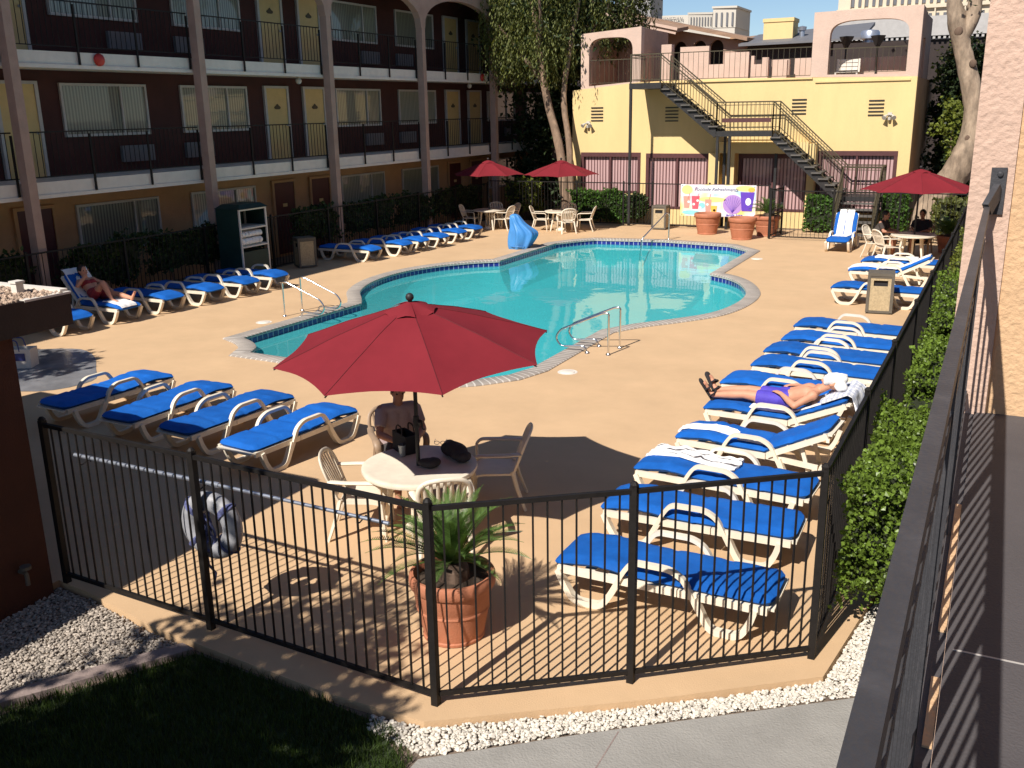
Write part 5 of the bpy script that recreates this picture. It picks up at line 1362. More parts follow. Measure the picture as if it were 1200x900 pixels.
def cloth(name, m, t, segs, vox=.014):
    """garment: fat tapered segments that end in flat hems"""
    mb = MB()
    for p, q, r0, r1 in segs:
        p, q = Vector(p), Vector(q); mb.tube([p, p.lerp(q, .5), q], [r0, (r0 + r1) / 2, r1], 16)
    o = mb.build(name, m, t); modify(o, ('REMESH', dict(mode='VOXEL', voxel_size=vox)), ('SMOOTH', dict(factor=.5, iterations=3))); return o

# the sunbather: lies on his back, feet towards the pool, back on the raised rest, white cloth over face
t = thing('person', 'bare-chested man in violet shorts and black sandals lying down, white cloth on his head', 'person', (-3.26, 12.42, 0), -.05)
ca, sa_ = math.cos(a24), math.sin(a24)
def up_back(u, w): return (1.12 + u * ca - w * sa_, .375 + u * sa_ + w * ca)
nk = up_back(.44, .17); hd = up_back(.62, .20); pl = (.98, .545); sh = up_back(.38, .16)
J = dict(pelvis=(pl[0], 0, pl[1]), neck=(nk[0], 0, nk[1]), head=(hd[0], 0, hd[1] + .01), sho_l=(sh[0], .18, sh[1]), sho_r=(sh[0], -.18, sh[1]),
    elb_l=(1.30, .33, .60), wri_l=(1.10, .20, .68), elb_r=(1.22, -.36, .56), wri_r=(1.0, -.20, .66), hip_l=(.94, .095, .53), hip_r=(.94, -.095, .53),
    kne_l=(.50, .12, .56), kne_r=(.50, -.10, .55), ank_l=(.06, .13, .50), ank_r=(.07, -.10, .49), toe_l=(-.05, .17, .66), toe_r=(-.03, -.14, .65), look=(-.45, 0, .9), headup=(.9, 0, .45))
V = body(J, 'skin', t, .011, hands={'l': ((-.8, -.5, .05), (0, -.1, -1), .3), 'r': ((-.75, .55, .05), (0, .1, -1), .3)})
cloth('shorts', 'shorts', t, [(V['pelvis'] + Vector((.12, .06, .02)), V['pelvis'] + Vector((-.03, .07, 0)), .118, .128), (V['pelvis'] + Vector((.12, -.06, .02)), V['pelvis'] + Vector((-.03, -.07, 0)), .118, .128),
    (V['hip_l'] + Vector((.03, 0, 0)), V['hip_l'].lerp(V['kne_l'], .62), .115, .098), (V['hip_r'] + Vector((.03, 0, 0)), V['hip_r'].lerp(V['kne_r'], .62), .115, .098)])
for sd in 'lr':
    a, b = V['ank_' + sd], V['toe_' + sd]; d = (b - a).normalized(); nrm = Vector((-d.z, 0, d.x)).normalized(); sv = d.cross(nrm)
    if nrm.x > 0: nrm = -nrm
    mb = MB(); st = a - d * .065; en = b + d * .05
    mb.tube([st + nrm * .045, st + d * .06 + nrm * .047, st + d * .16 + nrm * .04, en + nrm * .036], [.03, .036, .044, .036], 12, flat=(1.0, .35)) if False else mb.capsule(st + nrm * .045, en + nrm * .035, .044, .05, 14, flat=.55)
    for f in (.28, .62): c = st.lerp(en, f); mb.tube([c + sv * .045 + nrm * .03, c + sv * .035 - nrm * .035, c - nrm * .048, c - sv * .035 - nrm * .035, c - sv * .045 + nrm * .03], .02, 6, flat=(1.8, .5))
    mb.build('sandal', 'darkcloth', t, smooth=60)
mb = MB(); M_ = Matrix.Rotation(-.5, 3, 'Y')
mb.ball(V['head'] + Vector((-.02, 0, .055)), .108, (1.0, .92, .75), 18, 12, M_); mb.ball(V['head'] + Vector((.09, .02, .05)), .10, (.9, 1.15, .8), 16, 10, M_); mb.ball(V['head'] + Vector((.12, -.06, -.02)), .08, (1.1, .8, .7), 12, 8)
for v in range(len(mb.v)): p = Vector(mb.v[v]); mb.v[v] = tuple(p + Vector((1, 1, 1)) * .02 * noise.noise(p * 14))
o = mb.build('head_cloth', 'towel', t); modify(o, ('REMESH', dict(mode='VOXEL', voxel_size=.012)), ('SMOOTH', dict(factor=.5, iterations=2)))

def seated(label, loc, rz, skin, shirt, short, hands_to, lean=.12, hair='hair', vox=.012, sleeves=True, scale=1.):
    """person sitting upright, facing local +x, forearms to the given points"""
    t = thing('person', label, 'person', loc, rz)
    J = dict(pelvis=(-.05, 0, .54), neck=(-.05 + lean, 0, 1.04), head=(.0 + lean, 0, 1.21), sho_l=(-.05 + lean, .19, 1.0), sho_r=(-.05 + lean, -.19, 1.0),
        hip_l=(.0, .10, .52), hip_r=(.0, -.10, .52), kne_l=(.42, .13, .51), kne_r=(.42, -.13, .51), ank_l=(.40, .13, .08), ank_r=(.46, -.14, .08), toe_l=(.54, .15, .035), toe_r=(.6, -.16, .035), look=(1, 0, -.12), headup=(.1, 0, 1))
    for sd, w in zip('lr', hands_to):
        w = Vector(w); s_ = Vector(J['sho_' + sd]); m_ = s_.lerp(w, .5); J['wri_' + sd] = w; J['elb_' + sd] = m_ + Vector((-.06, .10 if sd == 'l' else -.10, -.11))
    V = body(J, skin, t, vox, hair=hair, hands={'l': ((1, -.35, -.05), (0, 0, -1), .35), 'r': ((1, .35, -.05), (0, 0, -1), .35)})
    if shirt:
        u = (V['neck'] - V['pelvis']).normalized(); segs = []
        for k in (-1, 1):
            segs += [(V['pelvis'] + Vector((0, k * .07, -.04)), V['pelvis'].lerp(V['neck'], .6) + Vector((0, k * .075, 0)), .142, .14), (V['pelvis'].lerp(V['neck'], .55) + Vector((0, k * .07, 0)), V['neck'] + Vector((0, k * .06, -.02)), .142, .078)]
        for sd in 'lr': segs += [(V['sho_' + sd] - Vector((0, 0, 0)), V['sho_' + sd].lerp(V['elb_' + sd], .72), .078, .066)]
        segs.append((V['sho_l'], V['sho_r'], .074, .074)); cloth('shirt', shirt, t, segs)
    segs = [(V['pelvis'] + Vector((0, -.1, 0)), V['pelvis'] + Vector((0, .1, 0)), .125, .125)]
    for sd in 'lr': segs += [(V['hip_' + sd] - Vector((.06, 0, 0)), V['hip_' + sd].lerp(V['kne_' + sd], .75), .118, .09)]
    cloth('shorts', short, t, segs)
    return t
seated('man in pale mauve shirt sitting at the near table, head hidden by the big umbrella', (-5.93, 8.74, 0), face((-5.9, 8.62), T1), 'skin2', 'shirt', 'greycloth', ((.50, .10, .765), (.52, -.14, .765)), .10)
seated('person in dark olive top sitting side on at the right table, nearer the stair', (T4[0] - .95, T4[1] + .25, 0), face((-.98, .25), (0, 0)), 'skin2', 'olivecloth', 'darkcloth', ((.46, .12, .77), (.46, -.14, .77)), .16, vox=.018)
seated('person in dark clothes sitting in the brown armchair at the right table', (T4[0] + .15, T4[1] + .82, 0), rad(-100), 'skin2', 'darkcloth', 'darkcloth', ((.40, .12, .77), (.40, -.14, .77)), .08, vox=.018)
# reclining person on the left with one knee up
t = thing('person', 'dark haired person in red shorts reclining with one knee up beside the gravel roof', 'person', (-16.42, 14.32, 0), rad(180))
nk = (1.12 + .50 * math.cos(a52) - .17 * math.sin(a52), .375 + .50 * math.sin(a52) + .17 * math.cos(a52)); pl = (1.02, .55)
J = dict(pelvis=(pl[0], 0, pl[1]), neck=(nk[0], 0, nk[1]), head=(nk[0] + .06, .0, nk[1] + .16), sho_l=(nk[0] - .02, .18, nk[1] - .05), sho_r=(nk[0] - .02, -.18, nk[1] - .05),
    elb_l=(1.12, .36, .78), wri_l=(1.08, .14, .98), elb_r=(1.1, -.34, .72), wri_r=(.86, -.22, .66), hip_l=(.98, .10, .53), hip_r=(.98, -.10, .53),
    kne_l=(.62, .12, .84), kne_r=(.56, -.16, .56), ank_l=(.42, .11, .50), ank_r=(.13, -.16, .50), toe_l=(.27, .11, .465), toe_r=(.04, -.19, .62), look=(-.9, 0, .1), headup=(.1, 0, 1))
V = body(J, 'skin', t, .014, hair='hair', hands={'l': ((.1, -.3, .9), (-.4, -.8, 0), .9), 'r': ((-.9, .1, -.2), (0, 0, -1), .3)})
cloth('shorts', 'redcloth', t, [(V['pelvis'] + Vector((.06, .05, .08)), V['pelvis'] + Vector((-.03, .07, 0)), .12, .125), (V['pelvis'] + Vector((.06, -.05, .08)), V['pelvis'] + Vector((-.03, -.07, 0)), .12, .125), (V['hip_l'], V['hip_l'].lerp(V['kne_l'], .5), .112, .096), (V['hip_r'], V['hip_r'].lerp(V['kne_r'], .5), .112, .096)], .016)
cloth('top', 'redcloth', t, [(V['pelvis'].lerp(V['neck'], .55) + Vector((0, -.075, 0)), V['pelvis'].lerp(V['neck'], .8) + Vector((0, -.07, 0)), .117, .105), (V['pelvis'].lerp(V['neck'], .55) + Vector((0, .075, 0)), V['pelvis'].lerp(V['neck'], .8) + Vector((0, .07, 0)), .117, .105)], .016)
# ------------------------------------------------------------------ things on the near table
o = MB(); o.lathe([(.0, 0), (.032, 0), (.034, .02), (.041, .13), (.038, .13), (.031, .015), (0, .012)], 20, (0, 0, 0)); o = o.build('drinking_glass', 'glass', None, smooth=40); o.location = (T1[0] - .30, T1[1] + .14, .7225); tag(o, 'tall clear drinking glass on the near table', 'glass')
t = thing('tote_bag', 'black open tote bag standing on the near table beside the glass', 'bag', (T1[0] - .36, T1[1] + .30, .7225), rad(-30))
mb = MB()
mb.plate([(-.14, -.09), (.14, -.09), (.14, .09), (-.14, .09)], [[(-.125, -.075), (.125, -.075), (.125, .075), (-.125, .075)]], .21, lambda u, v, w: (u * (1 + .12 * w / .2), v * (1 - .15 * w / .2), w)); mb.box(-.125, .125, -.075, .075, 0, .02); mb.build('bag_body', 'darkcloth', t, fix=True)
for s in (-1, 1):
    mb = MB(); mb.tube(bend([(-.07, s * .075, .2), (-.06, s * .07, .30), (.06, s * .07, .30), (.07, s * .075, .2)], .05), .008, 6); mb.build('handle', 'darkcloth', t)
def lump(name, label, cat, loc, balls, m, vox=.014, amp=.015, fr=9, rz=0, it=3):
    mb = MB()
    for c, r, sc in balls: mb.ball(c, r, sc, 18, 12)
    o = mb.build(name, m); modify(o, ('REMESH', dict(mode='VOXEL', voxel_size=vox)), ('SMOOTH', dict(factor=.5, iterations=it)))
    for v in o.data.vertices: p = v.co.copy(); v.co = p + v.normal * amp * (noise.noise(p * fr) + .5 * noise.noise(p * fr * 2.3))
    o.location = loc; o.rotation_euler = (0, 0, rz); return tag(o, label, cat)
lump('cloth_bag', 'slumped charcoal cloth bag on the pool side of the near table', 'bag', (T1[0] + .22, T1[1] + .36, .73), [((0, 0, .07), .12, (1.6, 1.0, .7)), ((.16, -.03, .055), .1, (1.2, 1, .65)), ((-.14, .03, .06), .09, (1, 1, .8))], 'greycloth', rz=-.5)
lump('folded_jacket', 'folded dark grey jacket on the near table next to the umbrella pole', 'clothes', (T1[0] + .12, T1[1] - .02, .725), [((0, 0, .04), .1, (1.2, .8, .5)), ((.05, .03, .05), .08, (1, 1, .6))], 'greycloth', amp=.012)
t = thing('sunglasses', 'small pair of sunglasses lying on the charcoal bag', 'sunglasses', (T1[0] + .05, T1[1] + .34, .86), .4)
mb = MB()
for s in (-1, 1): mb.tube([(s * .033 + .026 * math.cos(a), 0, .02 * math.sin(a)) for a in [2 * PI * q / 14 for q in range(14)]], .003, 6, closed=True)
mb.beam((-.008, 0, .008), (.008, 0, .008), .004); mb.build('frame', 'silver', t)
for s in (-1, 1):
    mb = MB(); mb.beam((s * .06, 0, .01), (s * .062, .11, .005), .004); mb.build('temple', 'silver', t)

# ------------------------------------------------------------------ pots and plants
def pot(label, loc, R, H, plant=None, name='terracotta_pot', seed=1):
    t = thing(name, label, 'plant pot', (loc[0], loc[1], 0), 0, 'terracotta pots')
    mb = MB(); b = R * .73
    mb.lathe([(.0, 0), (b * .96, 0), (b, .012 * H), (b * 1.01, .05 * H), (b * .98, .07 * H), (R * .85, .46 * H), (R * .87, .47 * H), (R * .87, .495 * H), (R * .86, .505 * H), (R * .865, .55 * H), (R * .875, .56 * H), (R * .92, .80 * H), (R * .97, .805 * H), (R, .83 * H), (R * 1.01, .9 * H), (R, .97 * H), (R * .97, H), (R * .90, H), (R * .87, .96 * H), (R * .84, .86 * H), (0, .86 * H)], 40)
    mb.build('pot', 'terracotta', t, smooth=35)
    mb = MB(); mb.lathe([(R * .845, .872 * H), (R * .4, .9 * H), (0, .91 * H)], 24); mb.build('soil', 'potsoil', t, smooth=60)
    if plant: plant(t, R, H, seed)
    return t
def sago(nf, L, lw, droop=1., stemh=.2):
    def f(t, R, H, seed):
        rn = random.Random(seed); z0 = .9 * H
        mb = MB(); bark_tube(mb, [(0, 0, z0 - .05), (0, 0, z0 + stemh * .6), (0, 0, z0 + stemh)], [R * .38, R * .36, R * .24], 14, seed, .16); mb.build('trunk', 'barkdark', t)
        for i in range(nf):
            mb = MB(); a = i * 2.399 + rn.uniform(-.2, .2); el = rad(86) - rad(62) * (i / nf) ** 1.0 + rn.uniform(-.08, .08); LL = L * rn.uniform(.85, 1.1) * (.8 + .2 * i / nf)
            pts = []; p = Vector((math.cos(a) * .04, math.sin(a) * .04, z0 + stemh)); n = 16
            for k in range(n + 1):
                pts.append(p.copy()); e = el - droop * 1.05 * (k / n) ** 1.6; p = p + Vector((math.cos(a) * math.cos(e), math.sin(a) * math.cos(e), math.sin(e))) * LL / n
            mb.tube(pts, [.007 * (1 - .75 * k / n) for k in range(n + 1)], 5)
            m = 50
            for k in range(4, m):
                fr = k / m; q = fr * n; i0 = min(int(q), n - 1); c = pts[i0].lerp(pts[i0 + 1], q - i0); d = (pts[i0 + 1] - pts[i0]).normalized(); sd = d.cross(Vector((0, 0, 1))).normalized(); nn = sd.cross(d)
                l = lw * math.sin(PI * min(1, .12 + fr * .93)) ** .7
                for s in (-1, 1):
                    dr = (sd * s * .82 + d * .5 + nn * .28).normalized(); w = d * .0048
                    mb.add([c - w, c + w, c + dr * l * .6 + w * .8, c + dr * l, c + dr * l * .6 - w * .8], [(0, 1, 2, 4), (4, 2, 3)])
            mb.build('frond', 'palm', t)
    return f
pot('big terracotta pot with a sago palm just inside the near fence', (-3.74, 6.2), .36, .58, sago(50, .76, .085, .85, .14), 'potted_palm', 3)
def shrubby(n, h, m='leaf_euc', size=.16):
    def f(t, R, H, seed):
        rn = random.Random(seed); mb = MB(); pts = [(rn.gauss(0, R * .55), rn.gauss(0, R * .4), .9 * H + abs(rn.gauss(0, h * .5))) for _ in range(n)]
        leaves(mb, pts, size, .6, rn, .3); mb.build('foliage', m, t)
    return f
pot('wide terracotta pot without a plant below the drinks banner', (-9.0, 32.95), .46, .72)
pot('terracotta pot with a low palm nearest the open gate', (-7.55, 31.95), .46, .72, None)
pot('terracotta pot with dark fronds behind the one nearest the open gate', (-7.0, 33.15), .44, .68, sago(18, .75, .16, 1.2, .15), seed=5)
pot('pot with a spreading dark palm in the far right fence corner', (-1.25, 30.9), .30, .5, sago(26, .75, .16, 1.2, .1), 'potted_palm', seed=7)

# ------------------------------------------------------------------ handrails
def rails(name, label, posts, d, group='steel pool handrails'):
    t = thing(name, label, 'pool handrail', (*posts[0], 0), 0, group); d = Vector((*d, 0)).normalized()
    for p in posts:
        b = Vector((*p, 0)) - Vector((*posts[0], 0)); P = lambda s, z: b + d * s + Vector((0, 0, z))
        mb = MB(); mb.tube(bend([P(0, 0), P(0, .76), P(.10, .76), P(.92, .40), P(1.02, .24), P(.92, .09), P(.46, .13), P(.40, .0)], .12, 6), .019, 12); mb.build('rail', 'steel', t, smooth=60)
        for s in (0, .40):
            mb = MB(); mb.lathe([(.0, .035), (.03, .035), (.045, .014), (.048, .0), (0, 0)], 14, P(s, .0)); mb.build('collar', 'steel', t, smooth=50)
    return t
rails('pool_handrail', 'pair of steel pool handrails on the lounger side beside the big umbrella', [(-5.98, 15.61), (-5.97, 16.17)], (-1, -.05))
rails('pool_handrail', 'pair of steel pool handrails on the motel side of the pool', [(-13.72, 16.08), (-13.76, 16.73)], (1, .12))
t = thing('pool_handrail', 'single slanting steel handrail entering the far end of the pool', 'pool handrail', (-9.75, 30.95, 0), 0, 'steel pool handrails')
mb = MB(); mb.tube(bend([(0, 0, 0), (0, 0, .86), (-.07, -.1, .9), (-.62, -.95, .12), (-.66, -1.0, -.6)], .1, 5), .022, 10); mb.build('rail', 'steel', t, smooth=60)
mb = MB(); mb.lathe([(0, .03), (.04, .03), (.055, 0), (0, 0)], 12); mb.build('collar', 'steel', t, smooth=50)
mb = MB(); mb.box(-.62, -.38, -.352, -.33, -.14, .0); mb.build('depth_marker', 'white', t)
for p, lab in (((-6.19, 14.26), 'round white skimmer lid on the deck beside the pool handrails'), ((-13.74, 15.42), 'round white skimmer lid on the motel side of the pool'), ((-6.1, 27.8), 'round white skimmer lid near the far right corner of the pool')):
    mb = MB(); mb.lathe([(0, .012), (.11, .012), (.12, .008), (.125, 0), (.165, .004), (.17, 0)], 28); mb.lathe([(.012, .0125), (.012, .016), (0, .016)], 8, (.05, 0, 0)); o = mb.build('skimmer_lid', 'white', smooth=30); o.location = (*p, .001); tag(o, lab, 'lid', 'white skimmer lids')

# ------------------------------------------------------------------ bins
def bin_(label, loc, rz=0):
    t = thing('trash_bin', label, 'trash bin', (*loc, 0), rz, 'square park bins')
    mb = MB(); w, h = .235, .86
    for sx in (-1, 1):
        for sy in (-1, 1): mb.box(sx * w - .03, sx * w + .03, sy * w - .03, sy * w + .03, .03, h - .06)
    for z in (.02, h - .1): mb.box(-w + .031, w - .031, -w - .02, -w + .02, z, z + .05); mb.box(-w + .031, w - .031, w - .02, w + .02, z, z + .05); mb.box(-w - .02, -w + .02, -w + .031, w - .031, z, z + .05); mb.box(w - .02, w + .02, -w + .031, w - .031, z, z + .05)
    mb.box(-w - .03, w + .03, -w - .03, w + .03, h - .059, h); mb.build('frame', 'binframe', t)
    for i in range(4):
        mb = MB(); M = Matrix.Rotation(i * PI / 2, 4, 'Z')
        mb.plate([(-w + .031, .072), (w - .031, .072), (w - .031, h - .102), (-w + .031, h - .102)], [[(-.14, h - .27), (.14, h - .27), (.14, h - .15), (-.14, h - .15)]] if i % 2 == 0 else [], .02, lambda u, v, q: M @ Vector((u, -w - .012 + q, v))); mb.build('panel', 'bin', t, fix=True)
    mb = MB(); mb.box(-w + .04, w - .04, -w + .04, w - .04, .05, h - .12); mb.build('liner', 'darkcloth', t)
    return t
bin_('sand panelled trash bin standing among the loungers by the right fence', (-2.05, 21.3), .1)
bin_('sand panelled trash bin at the far end of the pool near the banner', (-10.95, 33.75), 0)
bin_('shaded trash bin below the motel between the green cart and the far left loungers', (-17.75, 21.9), -.6)

# ------------------------------------------------------------------ towel cart
t = thing('towel_cart', 'dark green covered towel cart with white frame and stacked white towels below the motel', 'cart', (-17.75, 19.45, 0))
mb = MB()
for x in (-.36, .36):
    for y in (-.5, .5): mb.beam((x, y, .08), (x, y, 1.92), .04)
for z in (.12, .95, 1.42, 1.9):
    for x in (-.36, .36): mb.beam((x, -.48, z), (x, .48, z), .035)
    for y in (-.5, .5): mb.beam((-.34, y, z), (.34, y, z), .035)
mb.build('frame', 'white', t)
mb = MB(); mb.box(-.39, .34, -.54, -.525, .14, 1.95); mb.box(-.40, -.385, -.52, .54, .14, 1.95); mb.box(-.39, .34, .525, .54, .9, 1.95)
mb.add([(-.42, -.56, 1.93), (.42, -.56, 1.93), (.42, .56, 1.93), (-.42, .56, 1.93), (-.3, -.4, 2.04), (.3, -.4, 2.04), (.3, .4, 2.04), (-.3, .4, 2.04)], [(0, 3, 2, 1), (4, 5, 6, 7), (0, 1, 5, 4), (1, 2, 6, 5), (2, 3, 7, 6), (3, 0, 4, 7)]); mb.build('cover', 'darkgreen', t)
for z in (.95, 1.42):
    mb = MB(); mb.box(-.33, .33, -.47, .47, z + .02, z + .035); mb.build('shelf', 'white', t)
mb = MB(); mb.box(-.33, .37, -.47, .47, .14, .82); mb.build('hamper', 'darkgreen', t)
for i in range(4):
    mb = MB(); mb.lathe([(.0, -.02), (.05, -.02), (.06, 0), (.05, .02), (0, .02)], 14); c = ((-.34, .34)[i % 2], (-.48, .48)[i // 2]); mb.v = [(x + c[0], z + c[1], y + .06) for x, y, z in mb.v]; mb.build('wheel', 'black', t, smooth=40, fix=True)
for i in range(6):
    y = -.38 + i * .13
    mb = MB(); ribbon(mb, bend([(-.28, y, 0), (.30, y, 0), (.33, y, .06), (.30, y, .12), (-.2, y, .13)], .05), .11, .055, Vector((0, 1, 0))); ribbon(mb, bend([(-.28, y, .2), (.31, y, .2), (.34, y, .25), (.30, y, .29), (-.2, y, .3)], .05), .11, .05, Vector((0, 1, 0)))
    for v in range(len(mb.v)): p = Vector(mb.v[v]); mb.v[v] = tuple(p + Vector((.4, .6, .6)) * .02 * noise.noise(p * 9 + Vector((i, 0, 0))))
    o = mb.build('folded_towel', 'towel', None, smooth=60); o.location = (-17.75, 19.45, 1.02); tag(o, 'folded white towels filling the middle shelf of the green cart', 'towel', 'towels in the green cart')

# ------------------------------------------------------------------ covered pool lift
mb = MB(); lv = [(0, .30, .30, .02), (.06, .34, .33, .04), (.22, .40, .36, .10), (.42, .46, .38, .17), (.55, .44, .36, .17), (.66, .34, .30, .08), (.80, .25, .24, -.02), (.95, .19, .19, -.09), (1.05, .15, .15, -.12), (1.09, .08, .09, -.12), (1.10, .002, .002, -.12)]
n = 72
for i, (z, a, b, c) in enumerate(lv):
    for j in range(n):
        th = 2 * PI * j / n; f = 1 + (.17 * math.sin(th * 7 + 1.3 + 1.2 * math.sin(z * 4)) * abs(math.sin(th * 2 + .5)) + .05 * math.sin(th * 13 + z * 5)) * (1.1 - .5 * z) * (1 if i < 9 else .2) + .06 * noise.noise(Vector((math.cos(th) * 1.5, math.sin(th) * 1.5, z * 4)))
        mb.v.append((c + a * f * math.cos(th), b * f * math.sin(th) + .1 * c, z))
for i in range(len(lv) - 1):
    for j in range(n): mb.f.append((i * n + j, i * n + (j + 1) % n, (i + 1) * n + (j + 1) % n, (i + 1) * n + j))
t = thing('pool_lift', 'pool lift wrapped in a bright blue vinyl cover at the edge of the pool', 'pool lift', (-13.62, 27.45, 0), rad(24))
o = mb.build('cover', 'bluecover', t); modify(o, ('SUBSURF', dict(levels=1)))
mb = MB(); mb.tube([(c + (a + .012) * math.cos(2 * PI * q / 30), (b + .012) * math.sin(2 * PI * q / 30) + .1 * c, .09) for (z, a, b, c) in [lv[1]] for q in range(30)], .012, 6, closed=True); mb.build('drawstring', 'bluecover', t, smooth=60)

# ------------------------------------------------------------------ drinks banner on the far fence
def lettering(body, size, loc, parent, m, shear=0., bold=0., name='lettering'):
    cu = bpy.data.curves.new('lettering', 'FONT'); cu.body = body; cu.size = size; cu.shear = shear; cu.extrude = .002; cu.offset = bold; cu.align_x = 'CENTER'
    tmp = bpy.data.objects.new('lettering_tmp', cu); COL.objects.link(tmp)
    me = bpy.data.meshes.new_from_object(tmp.evaluated_get(bpy.context.evaluated_depsgraph_get())); bpy.data.objects.remove(tmp)
    o = bpy.data.objects.new(name, me); COL.objects.link(o); o.parent = parent; me.materials.clear(); me.materials.append(MT[m])
    o.location = loc; o.rotation_euler = (PI / 2, 0, 0); return o
def flatcol(n, c): MT[n] = mat(n, c, .5, .05, 3); return n
t = thing('drinks_banner', 'colourful drinks banner reading Poolside Refreshments tied to the far fence', 'banner', (-9.0, 34.16, .47))
def bmat():
    m = bpy.data.materials.new('banner print'); m.use_nodes = True; nt = m.node_tree; N, L = nt.nodes, nt.links; b = N['Principled BSDF']; b.inputs['Roughness'].default_value = .45
    tc = N.new('ShaderNodeTexCoord'); n = N.new('ShaderNodeTexNoise'); n.inputs['Scale'].default_value = 1.9; n.inputs['Detail'].default_value = 1.5; L.new(tc.outputs['Object'], n.inputs[0])
    r = N.new('ShaderNodeValToRGB'); cr = r.color_ramp; cr.elements[0].position = .3; cr.elements[0].color = (.40, .62, .75, 1); cr.elements[1].position = .72; cr.elements[1].color = (.80, .62, .20, 1)
    for p, c in ((.42, (.75, .77, .78, 1)), (.5, (.78, .60, .68, 1)), (.6, (.80, .75, .45, 1))): e = cr.elements.new(p); e.color = c
    L.new(n.outputs[0], r.inputs[0]); L.new(r.outputs[0], b.inputs[0]); return m
MT['bannerprint'] = bmat()
mb = MB(); mb.box(-1.36, 1.36, 0, .012, 0, 1.12); mb.build('sheet', 'bannerprint', t)
flatcol('banner yellow', (.78, .66, .25)); flatcol('banner white', (.78, .78, .80)); flatcol('banner violet', (.12, .05, .45)); flatcol('banner red', (.75, .10, .14)); flatcol('banner coral', (.78, .30, .24)); flatcol('banner orange', (.80, .46, .08)); flatcol('banner teal', (.25, .58, .62)); flatcol('banner navy', (.03, .04, .16)); flatcol('banner lilac', (.42, .25, .58))
def blob(m, pts, k=0, name='artwork'):
    mb = MB(); mb.plate(pts, [], .003, lambda u, v, w: (u, -.0025 - w - .003 * k, v)); mb.build(name, m, t, fix=True)
def ell(c, a, b, n=20): return [(c[0] + a * math.cos(2 * PI * i / n), c[1] + b * math.sin(2 * PI * i / n)) for i in range(n)]
blob('banner yellow', ell((-1.12, .93), .2, .16)); blob('banner yellow', ell((.98, 1.0), .34, .10)); blob('banner orange', ell((1.2, .96), .12, .08), 1); blob('banner yellow', ell((-.2, .6), .5, .09)); blob('banner white', ell((-.05, .95), .72, .15)); lettering('Poolside Refreshments', .17, (-.06, -.011, .90), t, 'banner navy', .28)
def cup(x, z, w, h, m, k=1): blob(m, [(x - w * .36, z), (x + w * .36, z), (x + w * .5, z + h), (x - w * .5, z + h)], k)
cup(-1.12, .28, .26, .42, 'banner coral'); cup(-.80, .25, .30, .46, 'banner red'); cup(-.33, .14, .24, .46, 'banner coral'); cup(-.12, .12, .24, .26, 'banner orange', 2)
for x in (-1.08, -.74, -.3): mb = MB(); mb.beam((x, -.012, .6), (x + .06, -.012, .80), .02, .006); mb.build('artwork', 'banner red', t)
for x, z in ((-1.05, .5), (-.86, .42), (-.72, .55), (-.36, .42), (-.1, .22), (-.62, .3)): blob('banner white', ell((x, z), .05, .045, 8), 2)
blob('banner teal', ell((-.95, .12), .34, .08)); blob('banner teal', ell((-.56, .38), .12, .1)); blob('banner lilac', ell((.56, .44), .36, .34))
for i in range(9):
    a = rad(20 + i * 17.5); mb = MB(); mb.beam((.55, -.0125, .15), (.55 + .3 * math.cos(a), -.0125, .42 + .3 * math.sin(a)), .012, .006); mb.build('artwork', 'banner violet', t)
cup(1.06, .22, .5, .66, 'banner violet', 2); blob('banner white', ell((1.1, .55), .1, .13), 3)
blob('banner white', ell((.55, .05), .45, .045), 2); lettering('Jamba Juice', .13, (.62, -.018, .03), t, 'banner violet', .25, .002)
flatcol('banner tie', (.02, .02, .02))
for x in (-1.3, 1.3):
    for z in (.05, 1.07): mb = MB(); mb.tube([(x + .03 * math.cos(a), .03 + .05 * math.sin(a), z) for a in [2 * PI * q / 10 for q in range(10)]], .006, 5, closed=True); mb.build('tie', 'banner tie', t)

# ------------------------------------------------------------------ gear on the near fence
t = thing('cleaning_pole', 'long silver telescopic pole hung along the inside of the near fence', 'pole', (-5.55, 5.45, 0))
mb = MB(); mb.tube([(-1.65, 0, 1.335), (0, 0, 1.325)], .019, 12); mb.build('shaft', 'silver', t, smooth=60)
mb = MB(); mb.tube([(.0, 0, 1.325), (1.75, -.03, 1.31)], .015, 12); mb.lathe([(0, 0), (.024, 0), (.024, .08), (0, .08)], 12); mb.v[-48:] = [(z - .02, y, x + 1.325) for x, y, z in mb.v[-48:]]; mb.build('inner_shaft', 'silver', t, smooth=60)
for x in (-1.5, -.1, 1.5):
    mb = MB(); mb.tube(bend([(x, .035, 1.28), (x, .035, 1.31), (x, -.06, 1.28), (x, -.09, 1.30)], .02), .006, 6); mb.build('hook', 'black', t)
t = thing('life_ring', 'grey white life ring with blue and white rope hung on the near fence post', 'life ring', (-5.66, 5.49, .92), rad(4))
mb = MB(); prof = [(.215 + .09 * math.cos(a), .075 * math.sin(a)) for a in [2 * PI * q / 16 for q in range(16)]]; mb.lathe(prof, 40, closed=True); mb.v = [(x, z, y) for x, y, z in mb.v]; mb.build('ring', 'ring', t, smooth=80, fix=True)
for k in range(4):
    a = PI / 4 + k * PI / 2; mb = MB(); mb.tube([(.215 * math.cos(a) + .094 * math.cos(a) * math.cos(b), .079 * math.sin(b), .215 * math.sin(a) + .094 * math.sin(a) * math.cos(b)) for b in [2 * PI * q / 14 for q in range(14)]], .02, 6, closed=True, flat=(1.4, .4)); mb.build('strap', 'rope', t, smooth=60)
R = random.Random(4)
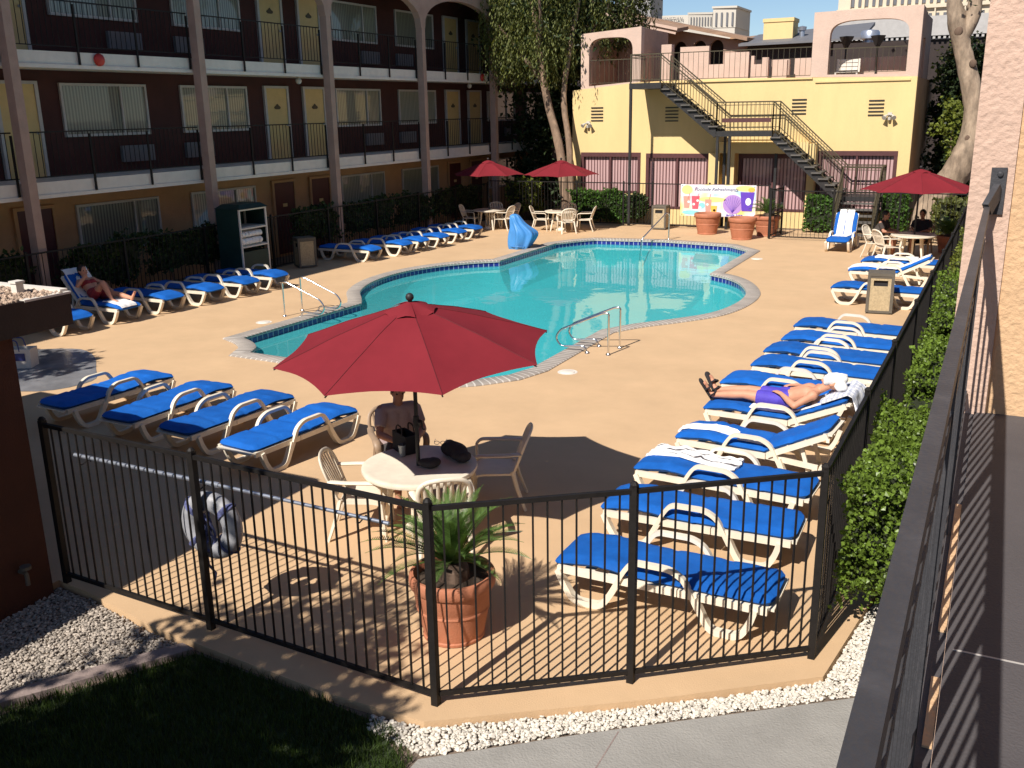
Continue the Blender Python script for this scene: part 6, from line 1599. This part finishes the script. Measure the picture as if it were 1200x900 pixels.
for k in range(4):
    mb = MB(); pts = []; ph = R.uniform(0, 6); rx, rz2 = R.uniform(.025, .05), R.uniform(.10, .17)
    for i in range(26): a = 2 * PI * i / 26 + ph; pts.append((-.02 + k * .012 + rx * math.cos(a), -.06 + .03 * math.sin(a * 2 + k), .04 - k * .045 + rz2 * math.sin(a)))
    mb.tube(pts, .011, 7, closed=True); mb.build('rope_coil', 'rope', t, smooth=60)
mb = MB(); mb.tube(bend([(.0, -.03, .26), (.0, -.05, .36), (-.02, -.02, .40)], .03), .009, 6); mb.tube([(-.04, -.06, -.2), (-.02, -.07, -.34), (.03, -.05, -.42), (.0, -.05, -.52)], .011, 6); mb.build('rope_end', 'rope', t, smooth=60)

# ------------------------------------------------------------------ roof deck furniture
for x, y, lab in ((-5.45, 37.3, 'thin black patio heater at the left inside the pink arch'), (-4.42, 37.5, 'black patio heater with wide flared head in the middle of the pink arch')):
    t = thing('patio_heater', lab, 'patio heater', (x, y, 4.9), 0, 'roof deck heaters')
    mb = MB(); mb.lathe([(0, 0), (.2, 0), (.2, .06), (.05, .12), (.03, .14), (.03, 1.35), (0, 1.35)], 14); mb.build('stand', 'stair', t, smooth=40)
    mb = MB(); mb.lathe([(0, 1.28), (.07, 1.28), (.24, 1.62), (.25, 1.66), (0, 1.68)], 4); mb.build('lamp_head', 'stair', t)
t = thing('roof_ventilator', 'round silver roof ventilator seen through the pink arch', 'ventilator', (-5.2, 41.5, 6.5))
mb = MB(); mb.lathe([(0, 0), (.22, 0), (.22, .15), (.36, .2), (.36, .42), (.3, .5), (0, .54)], 18); mb.build('cap', 'silver', t, smooth=40)
mb = MB(); mb.lathe([(.2, -1.2), (.2, 0)], 14); mb.build('duct', 'silver', t, smooth=40)
t = thing('white_bench', 'white slatted bench in the lower left of the pink arch opening', 'bench', (-5.3, 36.9, 4.9))
mb = MB()
for i in range(4): mb.box(-.4, .4, -.2 + i * .12, -.1 + i * .12, .42, .45)
mb.build('seat', 'white', t)
mb = MB()
for i in range(3): mb.box(-.4, .4, .27, .30, .52 + i * .13, .63 + i * .13)
mb.build('backrest', 'white', t)
for x in (-.36, .36):
    for y in (-.17, .27): mb = MB(); mb.box(x - .03, x + .03, y - .03, y + .03, 0, .42 if y < 0 else .9); mb.build('leg', 'white', t)

# ------------------------------------------------------------------ wet paving and bag at the far left
pud = [(-17.2, 10.2), (-15.0, 9.6), (-13.6, 9.8), (-13.3, 10.6), (-13.9, 11.2), (-14.8, 11.9), (-15.6, 12.1), (-16.6, 11.4)]
MT['wet'] = mat('wet grey paving', (.20, .20, .21), .25, .35, 1.6, .1, 30, spec=.5)
sheet('wet_path', smooth_loop(pud, 4), [], .004, 'wet')
t = thing('beach_bag', 'white beach bag with navy panels standing on the wet paving', 'bag', (-15.35, 10.75, .006), .5)
mb = MB(); mb.plate([(-.3, -.16), (.3, -.16), (.3, .16), (-.3, .16)], [[(-.27, -.13), (.27, -.13), (.27, .13), (-.27, .13)]], .34, lambda u, v, w: (u * (1 + .2 * w), v * (1 - .3 * w), w)); mb.box(-.27, .27, -.13, .13, 0, .02); mb.build('bag_body', 'white', t, fix=True)
for x in (-.15, .13):
    mb = MB(); mb.box(x - .09, x + .09, -.166, -.152, .14, .27); mb.build('panel', 'banner navy', t)
for s in (-1, 1): mb = MB(); mb.tube(bend([(-.13, s * .14, .3), (-.1, s * .12, .5), (.1, s * .12, .5), (.13, s * .14, .3)], .06), .012, 6); mb.build('handle', 'banner navy', t)
